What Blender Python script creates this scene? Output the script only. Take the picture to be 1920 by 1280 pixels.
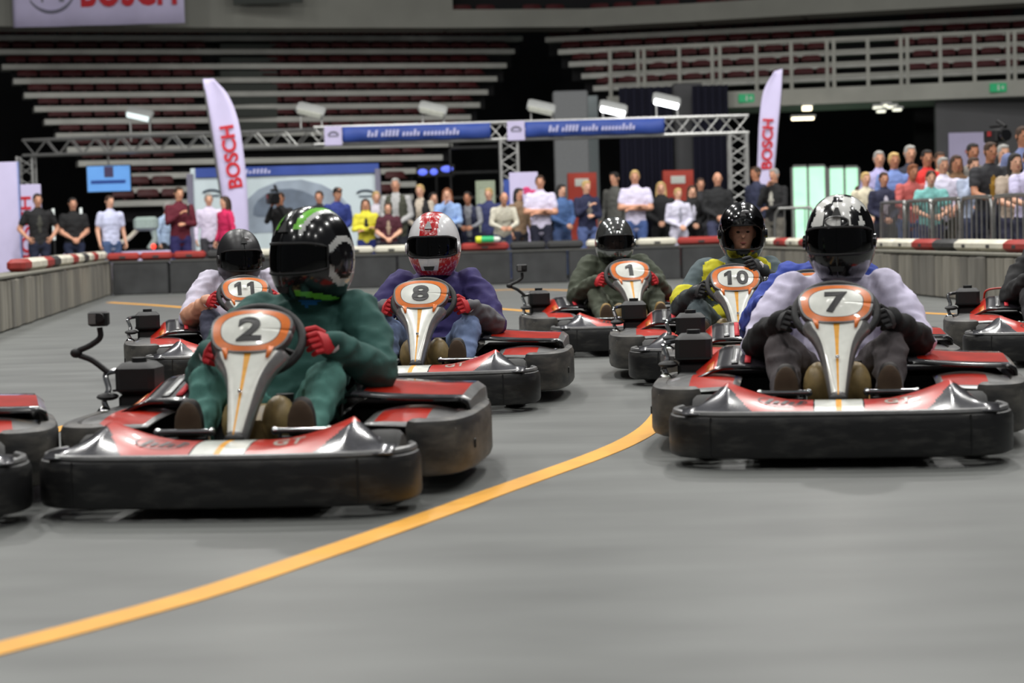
import bpy, math, random
import numpy as np
from mathutils import Vector, Matrix, Euler, noise
R = math.radians
random.seed(7)
for o in list(bpy.data.objects): bpy.data.objects.remove(o)
scn = bpy.context.scene
COL = scn.collection

# ------------------------------------------------------------------ camera, world, lights, exposure
F = 3733.0; CX, CY = 960.0, 640.0; HZ = 428.0; ROLL = 0.028; CH = 0.88
PITCH = math.atan((CY - HZ) / F)
CAMROT = Euler((math.pi/2 - PITCH, 0, 0)).to_matrix() @ Matrix.Rotation(-math.atan(ROLL), 3, 'Z')
cam_d = bpy.data.cameras.new('camera'); cam = bpy.data.objects.new('camera', cam_d); COL.objects.link(cam)
cam_d.sensor_width = 36; cam_d.lens = F / 1920 * 36; cam_d.clip_end = 300
cam.matrix_world = Matrix.Translation((0, 0, CH)) @ CAMROT.to_4x4()
cam_d.dof.use_dof = True; cam_d.dof.focus_distance = 10.2; cam_d.dof.aperture_fstop = 3.0
scn.camera = cam
def ray(px, py): return CAMROT @ Vector(((px - CX) / F, -(py - CY) / F, -1))
def P(px, py, d):                     # world point seen at a photograph pixel, at distance d down the hall
    v = ray(px, py); return Vector((0, 0, CH)) + v * (d / v.y)
def G(px, py, z=0.0):                 # point on the floor
    v = ray(px, py); return Vector((0, 0, CH)) + v * ((z - CH) / v.z)
def PZ(px, py, z):
    v = ray(px, py); return Vector((0, 0, CH)) + v * ((z - CH) / v.z)

w = bpy.data.worlds.new('world'); scn.world = w; w.use_nodes = True
w.node_tree.nodes['Background'].inputs[0].default_value = (0.80, 0.84, 0.90, 1)
w.node_tree.nodes['Background'].inputs[1].default_value = 0.085
def hall_lamp(x, y, z, power, size, tgt=None, name='hall_lamp'):
    l = bpy.data.lights.new(name, 'AREA'); l.shape = 'DISK'; l.size = size; l.energy = power
    l.color = (1.0, 0.985, 0.95)
    o = bpy.data.objects.new(name, l); COL.objects.link(o); o.location = (x, y, z)
    if tgt is not None:
        o.rotation_euler = (Vector(tgt) - Vector((x, y, z))).to_track_quat('-Z', 'Y').to_euler()
for yy in (-6, 1, 8, 15, 22, 29):
    for xx in (-10, -3.5, 3.5, 10):
        hall_lamp(xx + 0.3 * (yy % 3), yy, 12.5, {-6: 120, 1: 180, 8: 260, 15: 380, 22: 440, 29: 400}[yy], 0.55)
for xx in (-14, -5, 5, 14): hall_lamp(xx, 26, 6.4, 170, 0.6, (xx * 0.9, 52, 5.6))  # added out-of-view fill lamps, aimed at the stands to brighten the shaded rows
scn.view_settings.view_transform = 'Standard'; scn.view_settings.look = 'None'
scn.view_settings.gamma = 1; scn.view_settings.exposure = 0.2; scn.view_settings.use_curve_mapping = False

# ------------------------------------------------------------------ materials
def lin(c):
    f = lambda v: v/12.92 if v <= .04045 else ((v+.055)/1.055)**2.4
    return tuple(f(x/255.0) for x in c) + (1.0,)
MATS = {}
def mat(name, rgb, rough=.5, metal=0, var=.12, scale=30, bump=0, coat=0, emit=0, stretch=None, rgb2=None, contrast=None):
    if name in MATS: return MATS[name]
    m = bpy.data.materials.new(name); m.use_nodes = True; nt = m.node_tree; b = nt.nodes['Principled BSDF']
    c = lin(rgb); b.inputs['Roughness'].default_value = rough; b.inputs['Metallic'].default_value = metal
    if coat: b.inputs['Coat Weight'].default_value = coat; b.inputs['Coat Roughness'].default_value = .06
    tc = nt.nodes.new('ShaderNodeTexCoord'); mp = nt.nodes.new('ShaderNodeMapping'); nz = nt.nodes.new('ShaderNodeTexNoise')
    nt.links.new(tc.outputs['Object'], mp.inputs[0]); nt.links.new(mp.outputs[0], nz.inputs['Vector'])
    if stretch: mp.inputs['Scale'].default_value = stretch
    nz.inputs['Scale'].default_value = scale; nz.inputs['Detail'].default_value = 5
    rp = nt.nodes.new('ShaderNodeValToRGB'); nt.links.new(nz.outputs[0], rp.inputs[0])
    lo, hi = contrast or (.3, .7)
    rp.color_ramp.elements[0].position = lo; rp.color_ramp.elements[1].position = hi
    d = lin(rgb2) if rgb2 else tuple(min(1, v*(1+var)) for v in c[:3]) + (1,)
    rp.color_ramp.elements[0].color = tuple(v*(1-var) for v in c[:3]) + (1,) if not rgb2 else c
    rp.color_ramp.elements[1].color = d
    nt.links.new(rp.outputs[0], b.inputs['Base Color'])
    if bump:
        bp = nt.nodes.new('ShaderNodeBump'); bp.inputs['Strength'].default_value = bump; bp.inputs['Distance'].default_value = .01
        nt.links.new(nz.outputs[0], bp.inputs['Height']); nt.links.new(bp.outputs[0], b.inputs['Normal'])
    if emit:
        b.inputs['Emission Color'].default_value = c; b.inputs['Emission Strength'].default_value = emit
    MATS[name] = m; return m
def cloth(rgb): return mat('cloth_%d_%d_%d' % tuple(rgb), rgb, .85, var=.10, scale=14, bump=.25)
def visor_mat(name, tint, gl=.06):
    if name in MATS: return MATS[name]
    m = bpy.data.materials.new(name); m.use_nodes = True; nt = m.node_tree; nt.nodes.remove(nt.nodes['Principled BSDF'])
    t = nt.nodes.new('ShaderNodeBsdfTransparent'); t.inputs[0].default_value = (tint, tint, tint, 1)
    g = nt.nodes.new('ShaderNodeBsdfGlossy'); g.inputs['Roughness'].default_value = .05; g.inputs[0].default_value = (.9, .9, .9, 1)
    f = nt.nodes.new('ShaderNodeFresnel'); f.inputs[0].default_value = 1.45; mx = nt.nodes.new('ShaderNodeMixShader')
    nt.links.new(f.outputs[0], mx.inputs[0]); nt.links.new(t.outputs[0], mx.inputs[1]); nt.links.new(g.outputs[0], mx.inputs[2])
    nt.links.new(mx.outputs[0], nt.nodes['Material Output'].inputs[0]); MATS[name] = m; return m
M_BUMP = mat('bumper_plastic', (19, 19, 20), .45, var=.5, scale=9, bump=.2, stretch=(1, 1, 3), rgb2=(66, 65, 62), contrast=(.5, .85))
M_PODB = mat('side_bumper_plastic', (42, 42, 42), .5, var=.5, scale=7, bump=.15, stretch=(1, 1, 2.5), rgb2=(105, 101, 94), contrast=(.38, .8))
M_TYRE = mat('tyre_rubber', (58, 58, 58), .8, var=.2, scale=20)
M_DARK = mat('dark_void', (9, 9, 10), .6)
M_BLK = mat('black_gloss', (16, 16, 18), .18, coat=.6)
M_BLKM = mat('black_matte', (20, 20, 21), .6)
M_RED = mat('kart_red', (184, 36, 16), .3, coat=.3, var=.2, scale=8)
M_ORG = mat('kart_orange', (218, 112, 32), .3, coat=.4)
M_WHT = mat('kart_white', (224, 226, 218), .25, coat=.5, var=.05)
M_SIL = mat('silver_fairing', (150, 150, 150), .28, metal=.4, coat=.5)
M_DSIL = mat('dark_fairing', (70, 70, 74), .2, coat=.8, var=.5, scale=12)
M_GREY = mat('grey_frame', (108, 108, 108), .35, metal=.3)
M_YEL = mat('yellow_stripe', (228, 160, 40), .4)
M_CHR = mat('chrome', (200, 200, 200), .12, metal=1)
M_STEEL = mat('steel', (150, 150, 148), .35, metal=.8)
M_TANK = mat('tan_plastic', (150, 128, 84), .45, var=.15)
M_NUM = mat('number_black', (24, 24, 26), .4)
M_ALU = mat('truss_aluminium', (190, 190, 188), .35, metal=.6)
M_LILAC = mat('banner_lilac', (206, 198, 232), .8, var=.04, scale=3)
M_BRED = mat('banner_red', (196, 30, 44), .7)
M_BGREY = mat('banner_grey', (120, 118, 135), .7)
M_BLUE = mat('banner_blue', (52, 78, 158), .6, var=.15, scale=2)
M_SKIN = mat('skin', (205, 150, 122), .55, var=.08); M_LIP = mat('lip', (160, 88, 80), .5); M_EYE = mat('eye_dark', (40, 28, 24), .3)

# ------------------------------------------------------------------ mesh builder
def cr(pts, n=6, closed=False):      # Catmull-Rom
    p = [np.array(q, float) for q in pts]; out = []; N = len(p)
    for i in range(N if closed else N - 1):
        a = p[(i-1) % N] if (closed or i > 0) else p[0]*2 - p[1]
        b = p[i]; c = p[(i+1) % N]; d = p[(i+2) % N] if (closed or i+2 < N) else p[-1]*2 - p[-2]
        for k in range(n):
            t = k / n
            out.append(.5*((2*b) + (c-a)*t + (2*a-5*b+4*c-d)*t*t + (3*b-a-3*c+d)*t**3))
    if not closed: out.append(p[-1])
    return out
class MB:
    def __init__(s): s.v = []; s.f = []; s.m = []
    def add(s, v, f, m=0):
        n = len(s.v); s.v += [tuple(map(float, q)) for q in v]; s.f += [tuple(i + n for i in q) for q in f]
        s.m += (m if isinstance(m, list) else [m]*len(f)); return s
    def box(s, x0, x1, y0, y1, z0, z1, m=0, c=0.0):
        if c <= 0:
            v = [(x, y, z) for x in (x0, x1) for y in (y0, y1) for z in (z0, z1)]
            return s.add(v, [(0, 1, 3, 2), (4, 6, 7, 5), (0, 4, 5, 1), (2, 3, 7, 6), (0, 2, 6, 4), (1, 5, 7, 3)], m)
        rings = []
        for z, i in ((z0, c), (z0 + c, 0), (z1 - c, 0), (z1, c)):
            a, b, d, e = x0 + i, x1 - i, y0 + i, y1 - i; k = c
            rings.append([(a+k, d, z), (b-k, d, z), (b, d+k, z), (b, e-k, z), (b-k, e, z), (a+k, e, z), (a, e-k, z), (a, d+k, z)])
        return s.loft(rings, m)
    def loft(s, rings, m=0, caps=True, closed=True):
        n = len(rings[0]); v = [q for r in rings for q in r]; f = []
        for i in range(len(rings) - 1):
            for j in range(n if closed else n - 1):
                k = (j + 1) % n; f.append((i*n+j, i*n+k, (i+1)*n+k, (i+1)*n+j))
        if caps: f.append(tuple(range(n))[::-1]); f.append(tuple((len(rings)-1)*n + j for j in range(n)))
        return s.add(v, f, m)
    def tube(s, pts, r, seg=8, m=0, closed=False, ell=None):
        pts = [np.array(p, float) for p in pts]; N = len(pts); rr = r if isinstance(r, (list, tuple)) else [r]*N
        rings = []; up = None
        for i, p in enumerate(pts):
            if closed: t = pts[(i+1) % N] - pts[i-1]
            else: t = pts[min(i+1, N-1)] - pts[max(i-1, 0)]
            t = t / (np.linalg.norm(t) + 1e-9)
            if up is None: up = np.array((0, 0, 1.)) if abs(t[2]) < .9 else np.array((0, 1., 0))
            a = np.cross(t, up); a /= np.linalg.norm(a) + 1e-9; b = np.cross(a, t); up = b
            rings.append([p + rr[i]*(math.cos(q)*a + math.sin(q)*b) for q in [2*math.pi*j/seg for j in range(seg)]])
        if closed: rings.append(rings[0]); return s.loft(rings, m, caps=False)
        return s.loft(rings, m)
    def ell(s, c, r, m=0, nu=12, nv=8):
        rings = []
        for i in range(nv + 1):
            t = math.pi * min(max(i / nv, .03), .97)
            rings.append([(c[0] + r[0]*math.sin(t)*math.cos(a), c[1] + r[1]*math.sin(t)*math.sin(a), c[2] - r[2]*math.cos(t)) for a in [2*math.pi*j/nu for j in range(nu)]])
        return s.loft(rings, m)
    def sweep(s, path, prof, m=0):   # plan path (x, y), profile of (outward offset, z)
        N = len(path); rings = []
        for i, p in enumerate(path):
            t = np.array(path[min(i+1, N-1)][:2]) - np.array(path[max(i-1, 0)][:2]); t = t / (np.linalg.norm(t) + 1e-9)
            nrm = np.array((t[1], -t[0])); dz = p[2] if len(p) > 2 else 0
            rings.append([(p[0] + nrm[0]*o, p[1] + nrm[1]*o, z + dz) for o, z in prof])
        return s.loft(rings, m)
    def prism(s, outline, y0, y1, m=0):   # outline in (x, z), extruded along y
        a = [(x, y0, z) for x, z in outline]; b = [(x, y1, z) for x, z in outline]
        return s.loft([a, b], m)
    def cyl(s, c, r, h, axis='z', seg=20, m=0):
        ax = {'x': (1, 0, 0), 'y': (0, 1, 0), 'z': (0, 0, 1)}[axis]; c = np.array(c, float); ax = np.array(ax, float)
        return s.tube([c - ax*h/2, c + ax*h/2], r, seg, m)
    def grid(s, fn, us, vs, mf=None):
        v = [fn(a, b) for b in vs for a in us]; n = len(us); f = []; mm = []
        for j in range(len(vs) - 1):
            for i in range(n - 1):
                f.append((j*n+i, j*n+i+1, (j+1)*n+i+1, (j+1)*n+i)); mm.append(mf((us[i]+us[i+1])/2, (vs[j]+vs[j+1])/2) if mf else 0)
        return s.add(v, f, mm)
    def xf(s, M): s.v = [tuple(M @ Vector(q)) for q in s.v]; return s
    def mesh(s, name, mats, smooth=True, ang=40):
        me = bpy.data.meshes.new(name); me.from_pydata(s.v, [], s.f)
        for m in mats: me.materials.append(m)
        if len(mats) > 1: me.polygons.foreach_set('material_index', s.m)
        if smooth:
            me.polygons.foreach_set('use_smooth', [True]*len(me.polygons)); me.set_sharp_from_angle(angle=R(ang))
        me.update(); return me
    def build(s, name, mats, parent=None, smooth=True, ang=40, solid=0):
        if not isinstance(mats, (list, tuple)): mats = [mats]
        o = bpy.data.objects.new(name, s.mesh(name, mats, smooth, ang)); COL.objects.link(o)
        if parent: o.parent = parent
        if solid:
            md = o.modifiers.new('solid', 'SOLIDIFY'); md.thickness = solid; md.offset = -1
        return o
def tag(o, label, cat=None, group=None, kind=None):
    o['label'] = label
    if cat: o['category'] = cat
    if group: o['group'] = group
    if kind: o['kind'] = kind
    return o
def struct(o): o['kind'] = 'structure'; return o
def empty(name, loc=(0, 0, 0), rz=0, sc=1):
    o = bpy.data.objects.new(name, None); COL.objects.link(o); o.location = loc; o.rotation_euler = (0, 0, rz); o.scale = (sc,)*3
    o.empty_display_size = .1; return o
def copy_tree(o, parent=None):
    c = o.copy(); COL.objects.link(c); c.parent = parent
    for ch in list(o.children): copy_tree(ch, c)
    return c
_txt = {}
def text_mb(body, width=None, height=None, bold=.0, depth=.002):
    key = (body, bold)
    if key not in _txt:
        cu = bpy.data.curves.new('text', 'FONT'); cu.body = body; cu.offset = bold; cu.extrude = .02; cu.resolution_u = 4
        cu.align_x = 'CENTER'; cu.align_y = 'CENTER'
        ob = bpy.data.objects.new('text', cu); COL.objects.link(ob)
        dg = bpy.context.evaluated_depsgraph_get(); me = bpy.data.meshes.new_from_object(ob.evaluated_get(dg))
        v = np.array([tuple(q.co) for q in me.vertices]); f = [tuple(p.vertices) for p in me.polygons]
        bpy.data.objects.remove(ob); bpy.data.meshes.remove(me)
        v[:, :2] -= (v[:, :2].max(0) + v[:, :2].min(0)) / 2
        _txt[key] = (v, f)
    v, f = _txt[key]; v = v.copy(); ext = v.max(0) - v.min(0)
    sx = (width / ext[0]) if width else None; sy = (height / ext[1]) if height else None
    sx = sx or sy; sy = sy or sx
    mb = MB(); mb.add([(a*sx, -c*depth/.02, b*sy) for a, b, c in v], f); return mb   # text stands in x-z, facing -y

def strokes_mb(words, width, height, slant=.2, ring=False):
    # writing too blurred to read: rows of upright strokes and loops in word lengths
    mb = MB(); tot = sum(words) + .8*(len(words) - 1); x = -width/2; u = width/tot; rng = random.Random(5)
    for n_ in words:
        for i in range(n_):
            h = height*rng.choice((.62, .62, 1.0)); xx = x + u*.5
            q = [(xx - u*.30, -height/2), (xx + u*.30, -height/2), (xx + u*.30 + slant*h, -height/2 + h), (xx - u*.30 + slant*h, -height/2 + h)]
            mb.prism(q, -.004, .0); x += u
        x += .8*u
    if ring: mb.tube([(width*.62*math.cos(a), -.001, height*.85*math.sin(a)) for a in [2*math.pi*i/28 for i in range(28)]], .003, 5, closed=True)
    return mb
# ------------------------------------------------------------------ people
PENDING = []
def hand_geom(mb, wrist, fwd, pn, side, curl=.5, s=1.0, m=0, seg=6):
    wrist = Vector(wrist); fwd = Vector(fwd).normalized(); pn = Vector(pn); pn = (pn - fwd*pn.dot(fwd)).normalized()
    lat = fwd.cross(pn) * side                              # towards the thumb
    L = .085*s; W = .042*s; T = .016*s
    rings = []
    for t, ww, tt in ((-.1, .62, 1.1), (.2, .85, 1.25), (.6, 1, 1.1), (1, .95, .8)):
        c = wrist + fwd*(L*t)
        rings.append([c + lat*(W*ww*math.cos(a)) + pn*(T*tt*math.sin(a)) for a in [2*math.pi*j/8 for j in range(8)]])
    mb.loft(rings, m)
    for k, (o, ln) in enumerate(((.75, .066), (.27, .075), (-.22, .07), (-.7, .054))):
        p = wrist + fwd*(L*.92) + lat*(W*o); ang = 0; pts = [p]; d = fwd
        for j, fr in enumerate((.45, .32, .23)):
            ang += curl*(.7 + .35*j); d = fwd*math.cos(ang) + pn*math.sin(ang); p = p + d*(ln*s*fr); pts.append(p)
        mb.tube(pts, [.0098*s, .0095*s, .0088*s, .0062*s], seg, m)
    p = wrist + fwd*(L*.25) + lat*(W*.8); d1 = (fwd*.65 + lat*.65 + pn*.35).normalized(); d2 = (fwd*.8 + lat*.1 + pn*(.25 + .5*curl)).normalized()
    mb.tube([p, p + d1*.036*s, p + d1*.036*s + d2*.028*s, p + d1*.036*s + d2*.05*s], [.013*s, .0115*s, .0105*s, .007*s], seg, m)
def limb(pts, radii, tag_, ell=None): return dict(p=[np.array(q, float) for q in pts], r=radii, t=tag_, e=ell)
def person_obj(name, prims, mats, voxel, extra=None, smooth_it=4):
    """prims: limbs with round sections or, with e, (half width, half depth) sections; all merged into one skin"""
    o = bpy.data.objects.new(name, bpy.data.meshes.new(name)); COL.objects.link(o)
    mb = MB()
    for q in prims:
        pts = q['p']
        if q['e'] is None:
            rr = q['r']; d0 = pts[0] - pts[1]; d0 = d0/np.linalg.norm(d0); d1 = pts[-1] - pts[-2]; d1 = d1/np.linalg.norm(d1)
            P2 = [pts[0] + d0*rr[0]*.85, pts[0] + d0*rr[0]*.5] + pts + [pts[-1] + d1*rr[-1]*.5, pts[-1] + d1*rr[-1]*.85]
            R2 = [rr[0]*.4, rr[0]*.85] + list(rr) + [rr[-1]*.85, rr[-1]*.4]
            mb.tube(P2, R2, 10)
        else:
            N = len(pts); rings = []; ax = np.array(q.get('x', (1., 0, 0)))
            for i, p in enumerate(pts):
                t = pts[min(i+1, N-1)] - pts[max(i-1, 0)]; t = t/np.linalg.norm(t); a = ax - t*np.dot(ax, t); a /= np.linalg.norm(a); b = np.cross(t, a)
                rings.append([p + a*q['e'][i][0]*math.cos(w_) + b*q['e'][i][1]*math.sin(w_) for w_ in [2*math.pi*j/16 for j in range(16)]])
            mb.loft(rings)
    tmp = bpy.data.objects.new('tmp', mb.mesh('tmp', [])); COL.objects.link(tmp)
    md = tmp.modifiers.new('r', 'REMESH'); md.mode = 'VOXEL'; md.voxel_size = voxel
    sm = tmp.modifiers.new('s', 'SMOOTH'); sm.factor = .5; sm.iterations = smooth_it
    PENDING.append((o, tmp, prims, mats, extra)); return o
def finish_people():
    dg = bpy.context.evaluated_depsgraph_get()
    for o, tmp, prims, mats, extra in PENDING:
        me0 = bpy.data.meshes.new_from_object(tmp.evaluated_get(dg))
        n = len(me0.vertices); v = np.empty(n*3); me0.vertices.foreach_get('co', v); v = v.reshape(-1, 3)
        faces = [tuple(p.vertices) for p in me0.polygons]; c = np.array([v[list(f)].mean(0) for f in faces])
        best = np.full(len(c), 1e9); idx = np.zeros(len(c), int); keys = list(mats.keys())
        for q in prims:
            k = keys.index(q['t']); pts = q['p']
            for i in range(len(pts) - 1):
                a, b = pts[i], pts[i+1]; ab = b - a; t = np.clip(((c - a) @ ab) / (ab @ ab + 1e-12), 0, 1)
                dv = c - (a + t[:, None]*ab)
                if q['e'] is None: d = np.linalg.norm(dv, axis=1) / (q['r'][i]*(1-t) + q['r'][i+1]*t)
                else:
                    ea, eb = np.array(q['e'][i]), np.array(q['e'][i+1]); ax = np.array(q.get('x', (1., 0, 0))); u = dv @ ax
                    r2 = np.sqrt(np.maximum((dv**2).sum(1) - u*u, 0)); d = np.sqrt((u/(ea[0]*(1-t)+eb[0]*t))**2 + (r2/(ea[1]*(1-t)+eb[1]*t))**2)
                d = d + q.get('bias', 0)
                sel = d < best; best[sel] = d[sel]; idx[sel] = k
        hard = {i for i, k in enumerate(keys) if k in ('skin', 'hair', 'shoe')}; isc = np.ones(n, bool)
        for f, k in zip(faces, idx):
            if k in hard: isc[list(f)] = False
        nv_ = np.empty(n*3); me0.vertices.foreach_get('normal', nv_); nv_ = nv_.reshape(-1, 3); amp = .013 if 'suit' in mats else .009; sd = len(o.name)*3.7 + sum(map(ord, o.name)) % 17
        for i in np.nonzero(isc)[0]:
            q = v[i]; w1 = noise.noise((q[0]*9 + sd, q[1]*9, q[2]*15)); w2 = noise.noise((q[0]*24, q[1]*24 + sd, q[2]*34))
            v[i] = q + nv_[i]*(amp*(1 - 2*abs(w1)) + amp*.4*w2)
        ml = [mats[k] for k in keys]; verts = v.tolist(); mi = idx.tolist()
        if extra:
            for emb, emats in extra:
                off = len(verts); verts += emb.v; faces += [tuple(i + off for i in f) for f in emb.f]; base = len(ml); ml += emats; mi += [base + k for k in emb.m]
        me = bpy.data.meshes.new('body'); me.from_pydata(verts, [], faces)
        for m in ml: me.materials.append(m)
        me.polygons.foreach_set('material_index', mi); me.polygons.foreach_set('use_smooth', [True]*len(faces)); me.update()
        o.data = me; old = tmp.data; bpy.data.objects.remove(tmp); bpy.data.meshes.remove(old); bpy.data.meshes.remove(me0)
def head_prims(c, k=1.0, yaw=0, tilt=0, hair='short', fy=-1):
    """head centred at c facing -y (then turned by yaw)"""
    c = np.array(c, float); Mx = np.array((Matrix.Rotation(yaw, 3, 'Z') @ Matrix.Rotation(tilt, 3, 'X')))
    L = lambda x, y, z: c + Mx @ (np.array((x, y, z))*k)
    X = tuple(Mx @ np.array((1., 0, 0)))
    pr = [dict(p=[L(0, .0, z) for z in (-.108, -.085, -.04, .01, .06, .1, .118)], r=None, t='skin', x=X,
               e=[(a*k, b*k) for a, b in ((.03, .035), (.05, .06), (.066, .082), (.074, .09), (.07, .086), (.046, .058), (.018, .022))]),
          limb([L(0, -.05, -.088), L(0, -.07, -.085)], [.028*k, .022*k], 'skin'),
          limb([L(0, -.082, .012), L(0, -.104, -.022)], [.009*k, .014*k], 'skin'),
          limb([L(-.03, -.078, .028), L(.03, -.078, .028)], [.014*k, .014*k], 'skin')]
    for sx in (-1, 1): pr.append(limb([L(.076*sx, .008, .015), L(.079*sx, .012, -.02)], [.016*k, .012*k], 'skin'))
    if hair not in ('bald', 'none'):
        e = [(a*k, b*k) for a, b in ((.05, .04), (.079, .078), (.082, .09), (.072, .08), (.05, .058), (.02, .025))]
        pr.append(dict(p=[L(0, y, z) for y, z in ((.03, -.05), (.018, .0), (.01, .05), (.008, .09), (.006, .115), (.006, .128))], r=None, e=e, t='hair', x=X, bias=-.03))
        pr.append(limb([L(-.04, -.062, .09), L(.04, -.062, .09)], [.026*k, .026*k], 'hair'))
        if hair == 'long':
            for sx in (-1, 1): pr.append(limb([L(.066*sx, .01, .06), L(.08*sx, .01, -.05), L(.075*sx, .0, -.16), L(.06*sx, -.03, -.24)], [.03*k, .032*k, .032*k, .018*k], 'hair'))
            pr.append(limb([L(0, .07, .03), L(0, .085, -.1), L(0, .085, -.22)], [.06*k, .062*k, .04*k], 'hair'))
        if hair == 'cap': pr.append(dict(p=[L(0, -.05, .07), L(0, -.1, .062), L(0, -.145, .05)], r=None, e=[(.075*k, .012*k), (.07*k, .012*k), (.045*k, .008*k)], t='hair', x=X))
    ex = MB()
    for sx in (-1, 1): ex.ell(L(.03*sx, -.083, .012), (.013*k, .009*k, .007*k), 0, 8, 5)
    ex.ell(L(0, -.088, -.058), (.022*k, .008*k, .007*k), 1, 8, 5)
    return pr, (ex, [M_EYE, M_LIP])

# ------------------------------------------------------------------ helmets
def helmet(parent, c, style, yaw=0, tilt=0):
    rx, ry, rz = .152, .182, .205
    T = Matrix.Translation(c) @ Matrix.Rotation(yaw, 4, 'Z') @ Matrix.Rotation(tilt, 4, 'X')
    NU, NV = 100, 60; us = [2*math.pi*i/NU for i in range(NU + 1)]; vs = [i/NV for i in range(NV + 1)]
    def surf(a, t, k=1.0):                      # a: azimuth from the front (-y); t: 0 rim .. 1 crown
        th = math.pi*(.80*(1 - t) + .004*t); s, z = math.sin(th), math.cos(th)
        s = s**.85 if s > 0 else 0
        x, y = math.sin(a)*s, -math.cos(a)*s; fr = max(0, math.cos(a))
        low = min(1, max(0, (-z - .05)/.5)); y -= .10*low*fr**2; zz = z*(1 - .05*fr*low)
        if z < -.3: x *= 1 - .10*min(1, (-z-.3)/.5)
        return (x*rx*k, y*ry*k, zz*rz*k)
    def aa(a): return (a + math.pi) % (2*math.pi) - math.pi
    zt = lambda t: math.cos(math.pi*(.80*(1 - t) + .004*t))
    port_top = .30 if style != 'open' else .26
    port_bot = {'open': -.52, 'matte11': -.40}.get(style, -.28)
    lim = 1.22 if style != 'open' else 1.08
    def inport(a, t):
        z = zt(t); b = abs(aa(a)); cut = 1 - .28*max(0, (b - .55)/.7)**2
        return b < lim and port_bot*cut + .03*b < z < port_top*cut
    mats = {'race8': [mat('helmet_white', (232, 232, 234), .2, coat=.8, var=.03), mat('helmet_red', (190, 26, 32), .25, coat=.8, var=.6, scale=55, rgb2=(236, 200, 200), contrast=(.5, .72)), M_BLK],
            'check7': [M_BLK, mat('helmet_check_white', (226, 226, 222), .2, coat=.8, var=.04), mat('helmet_charcoal', (50, 50, 52), .3, coat=.6)],
            'open': [M_BLK, M_BLK, M_BLK],
            'green2': [M_BLK, mat('helmet_green', (110, 190, 60), .25, coat=.8), mat('helmet_grey', (190, 192, 190), .25, coat=.8)],
            'matte11': [mat('helmet_matte', (36, 36, 38), .38), mat('helmet_matte_trim', (120, 120, 122), .4), M_BLK],
            'chrome1': [mat('helmet_dark_chrome', (150, 152, 150), .12, metal=.85, coat=.6), mat('helmet_stripe', (60, 62, 60), .2, coat=.7), M_BLK],
            'blue': [mat('helmet_blue', (40, 60, 140), .25, coat=.7), M_WHT, M_BLK]}[style]
    def mf(a, t):
        b = aa(a); z = zt(t)
        if style == 'race8':
            if z > .2 and abs(math.sin(b)*math.sqrt(max(0, 1 - z*z))) < .34: return 1
            if z < -.1 and abs(b) > .45 and z < -.12 - .22*math.cos(b): return 1
            if z < -.66: return 1
            return 0
        if style == 'check7':
            if z > .30:
                xx = math.sin(b)*math.sqrt(max(0, 1-z*z)); yy = math.cos(b)*math.sqrt(max(0, 1-z*z))
                if abs(xx) > .74: return 0
                return 0 if (math.floor(xx*4.2 + 10.5) + math.floor(yy*3.6 + 10)) % 3 == 0 else 1
            return 2 if z < -.45 and abs(b) > .8 else 0
        if style == 'green2':
            xx = math.sin(b)*math.sqrt(max(0, 1-z*z))
            if z > .55 and .25 < abs(xx) < .42: return 1
            if z > .45 and .42 < abs(xx) < .52: return 2
            if abs(b) > 1.25 and abs(math.hypot((abs(b) - 1.75)/.5, (z + .05)/.42) - 1) < .16: return 2
            if z < -.5 and abs(b) > .35 and abs(z + .62 + .1*abs(b)) < .055: return 1
            return 0
        if style == 'matte11': return 1 if (abs(b - .35) < .16 and abs(z - .62) < .05) else 0
        if style == 'chrome1': return 1 if (z > .1 and .2 < abs(math.sin(b)*math.sqrt(max(0, 1 - z*z))) < .34) else (2 if z < -.55 else 0)
        if style == 'blue': return 1 if abs(math.sin(b)) < .2 and z > .2 else 0
        return 0
    full = MB().grid(lambda a, t: surf(a, t), us, vs, mf); keep = []; mm = []; k = 0
    vis = MB(); vf = []
    for j in range(NV):
        for i in range(NU):
            a, t = (us[i] + us[i+1])/2, (vs[j] + vs[j+1])/2
            if inport(a, t): vf.append(full.f[k])
            else: keep.append(full.f[k]); mm.append(full.m[k])
            k += 1
    sh = MB(); sh.v = list(full.v); sh.f = keep; sh.m = mm; sh.xf(T)
    o = sh.build('helmet', mats, parent, ang=60, solid=.022)
    # visor
    used = sorted({i for f in vf for i in f}); mp = {i: n for n, i in enumerate(used)}
    vis.v = [tuple(np.array(full.v[i])*1.012) for i in used]; vis.f = [tuple(mp[i] for i in f) for f in vf]; vis.m = [0]*len(vf)
    if style == 'open':
        vis.v = [tuple(Matrix.Rotation(R(-52), 4, 'X') @ (Vector(q)*1.03)) for q in vis.v]
        vm = visor_mat('visor_clear', .55)
    else: vm = visor_mat('visor_smoke', {'race8': .34, 'check7': .22, 'green2': .07, 'matte11': .97, 'chrome1': .35}.get(style, .3))
    if style in ('chrome1',): vm = visor_mat('visor_chrome', .5)
    vis.xf(T); vo = vis.build('visor', vm, o, ang=60, solid=.003)
    # rim seal, vents, pivots
    tr = MB(); loop = []
    for s_ in (1,):
        top = [(a, port_top*(1 - .28*max(0, (abs(a)-.55)/.7)**2)) for a in np.linspace(-lim, lim, 20)]
        bot = [(a, port_bot*(1 - .28*max(0, (abs(a)-.55)/.7)**2) + .03*abs(a)) for a in np.linspace(lim, -lim, 20)]
        for a, z in top + bot:
            th = math.acos(z)/math.pi; t = (.80 - th)/(.80 - .004); loop.append(surf(a, t, 1.005))
    tr.tube(loop, .006, 6, closed=True); tr.xf(T); tr.build('visor_seal', M_BLKM, o)
    vt = MB()
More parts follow.
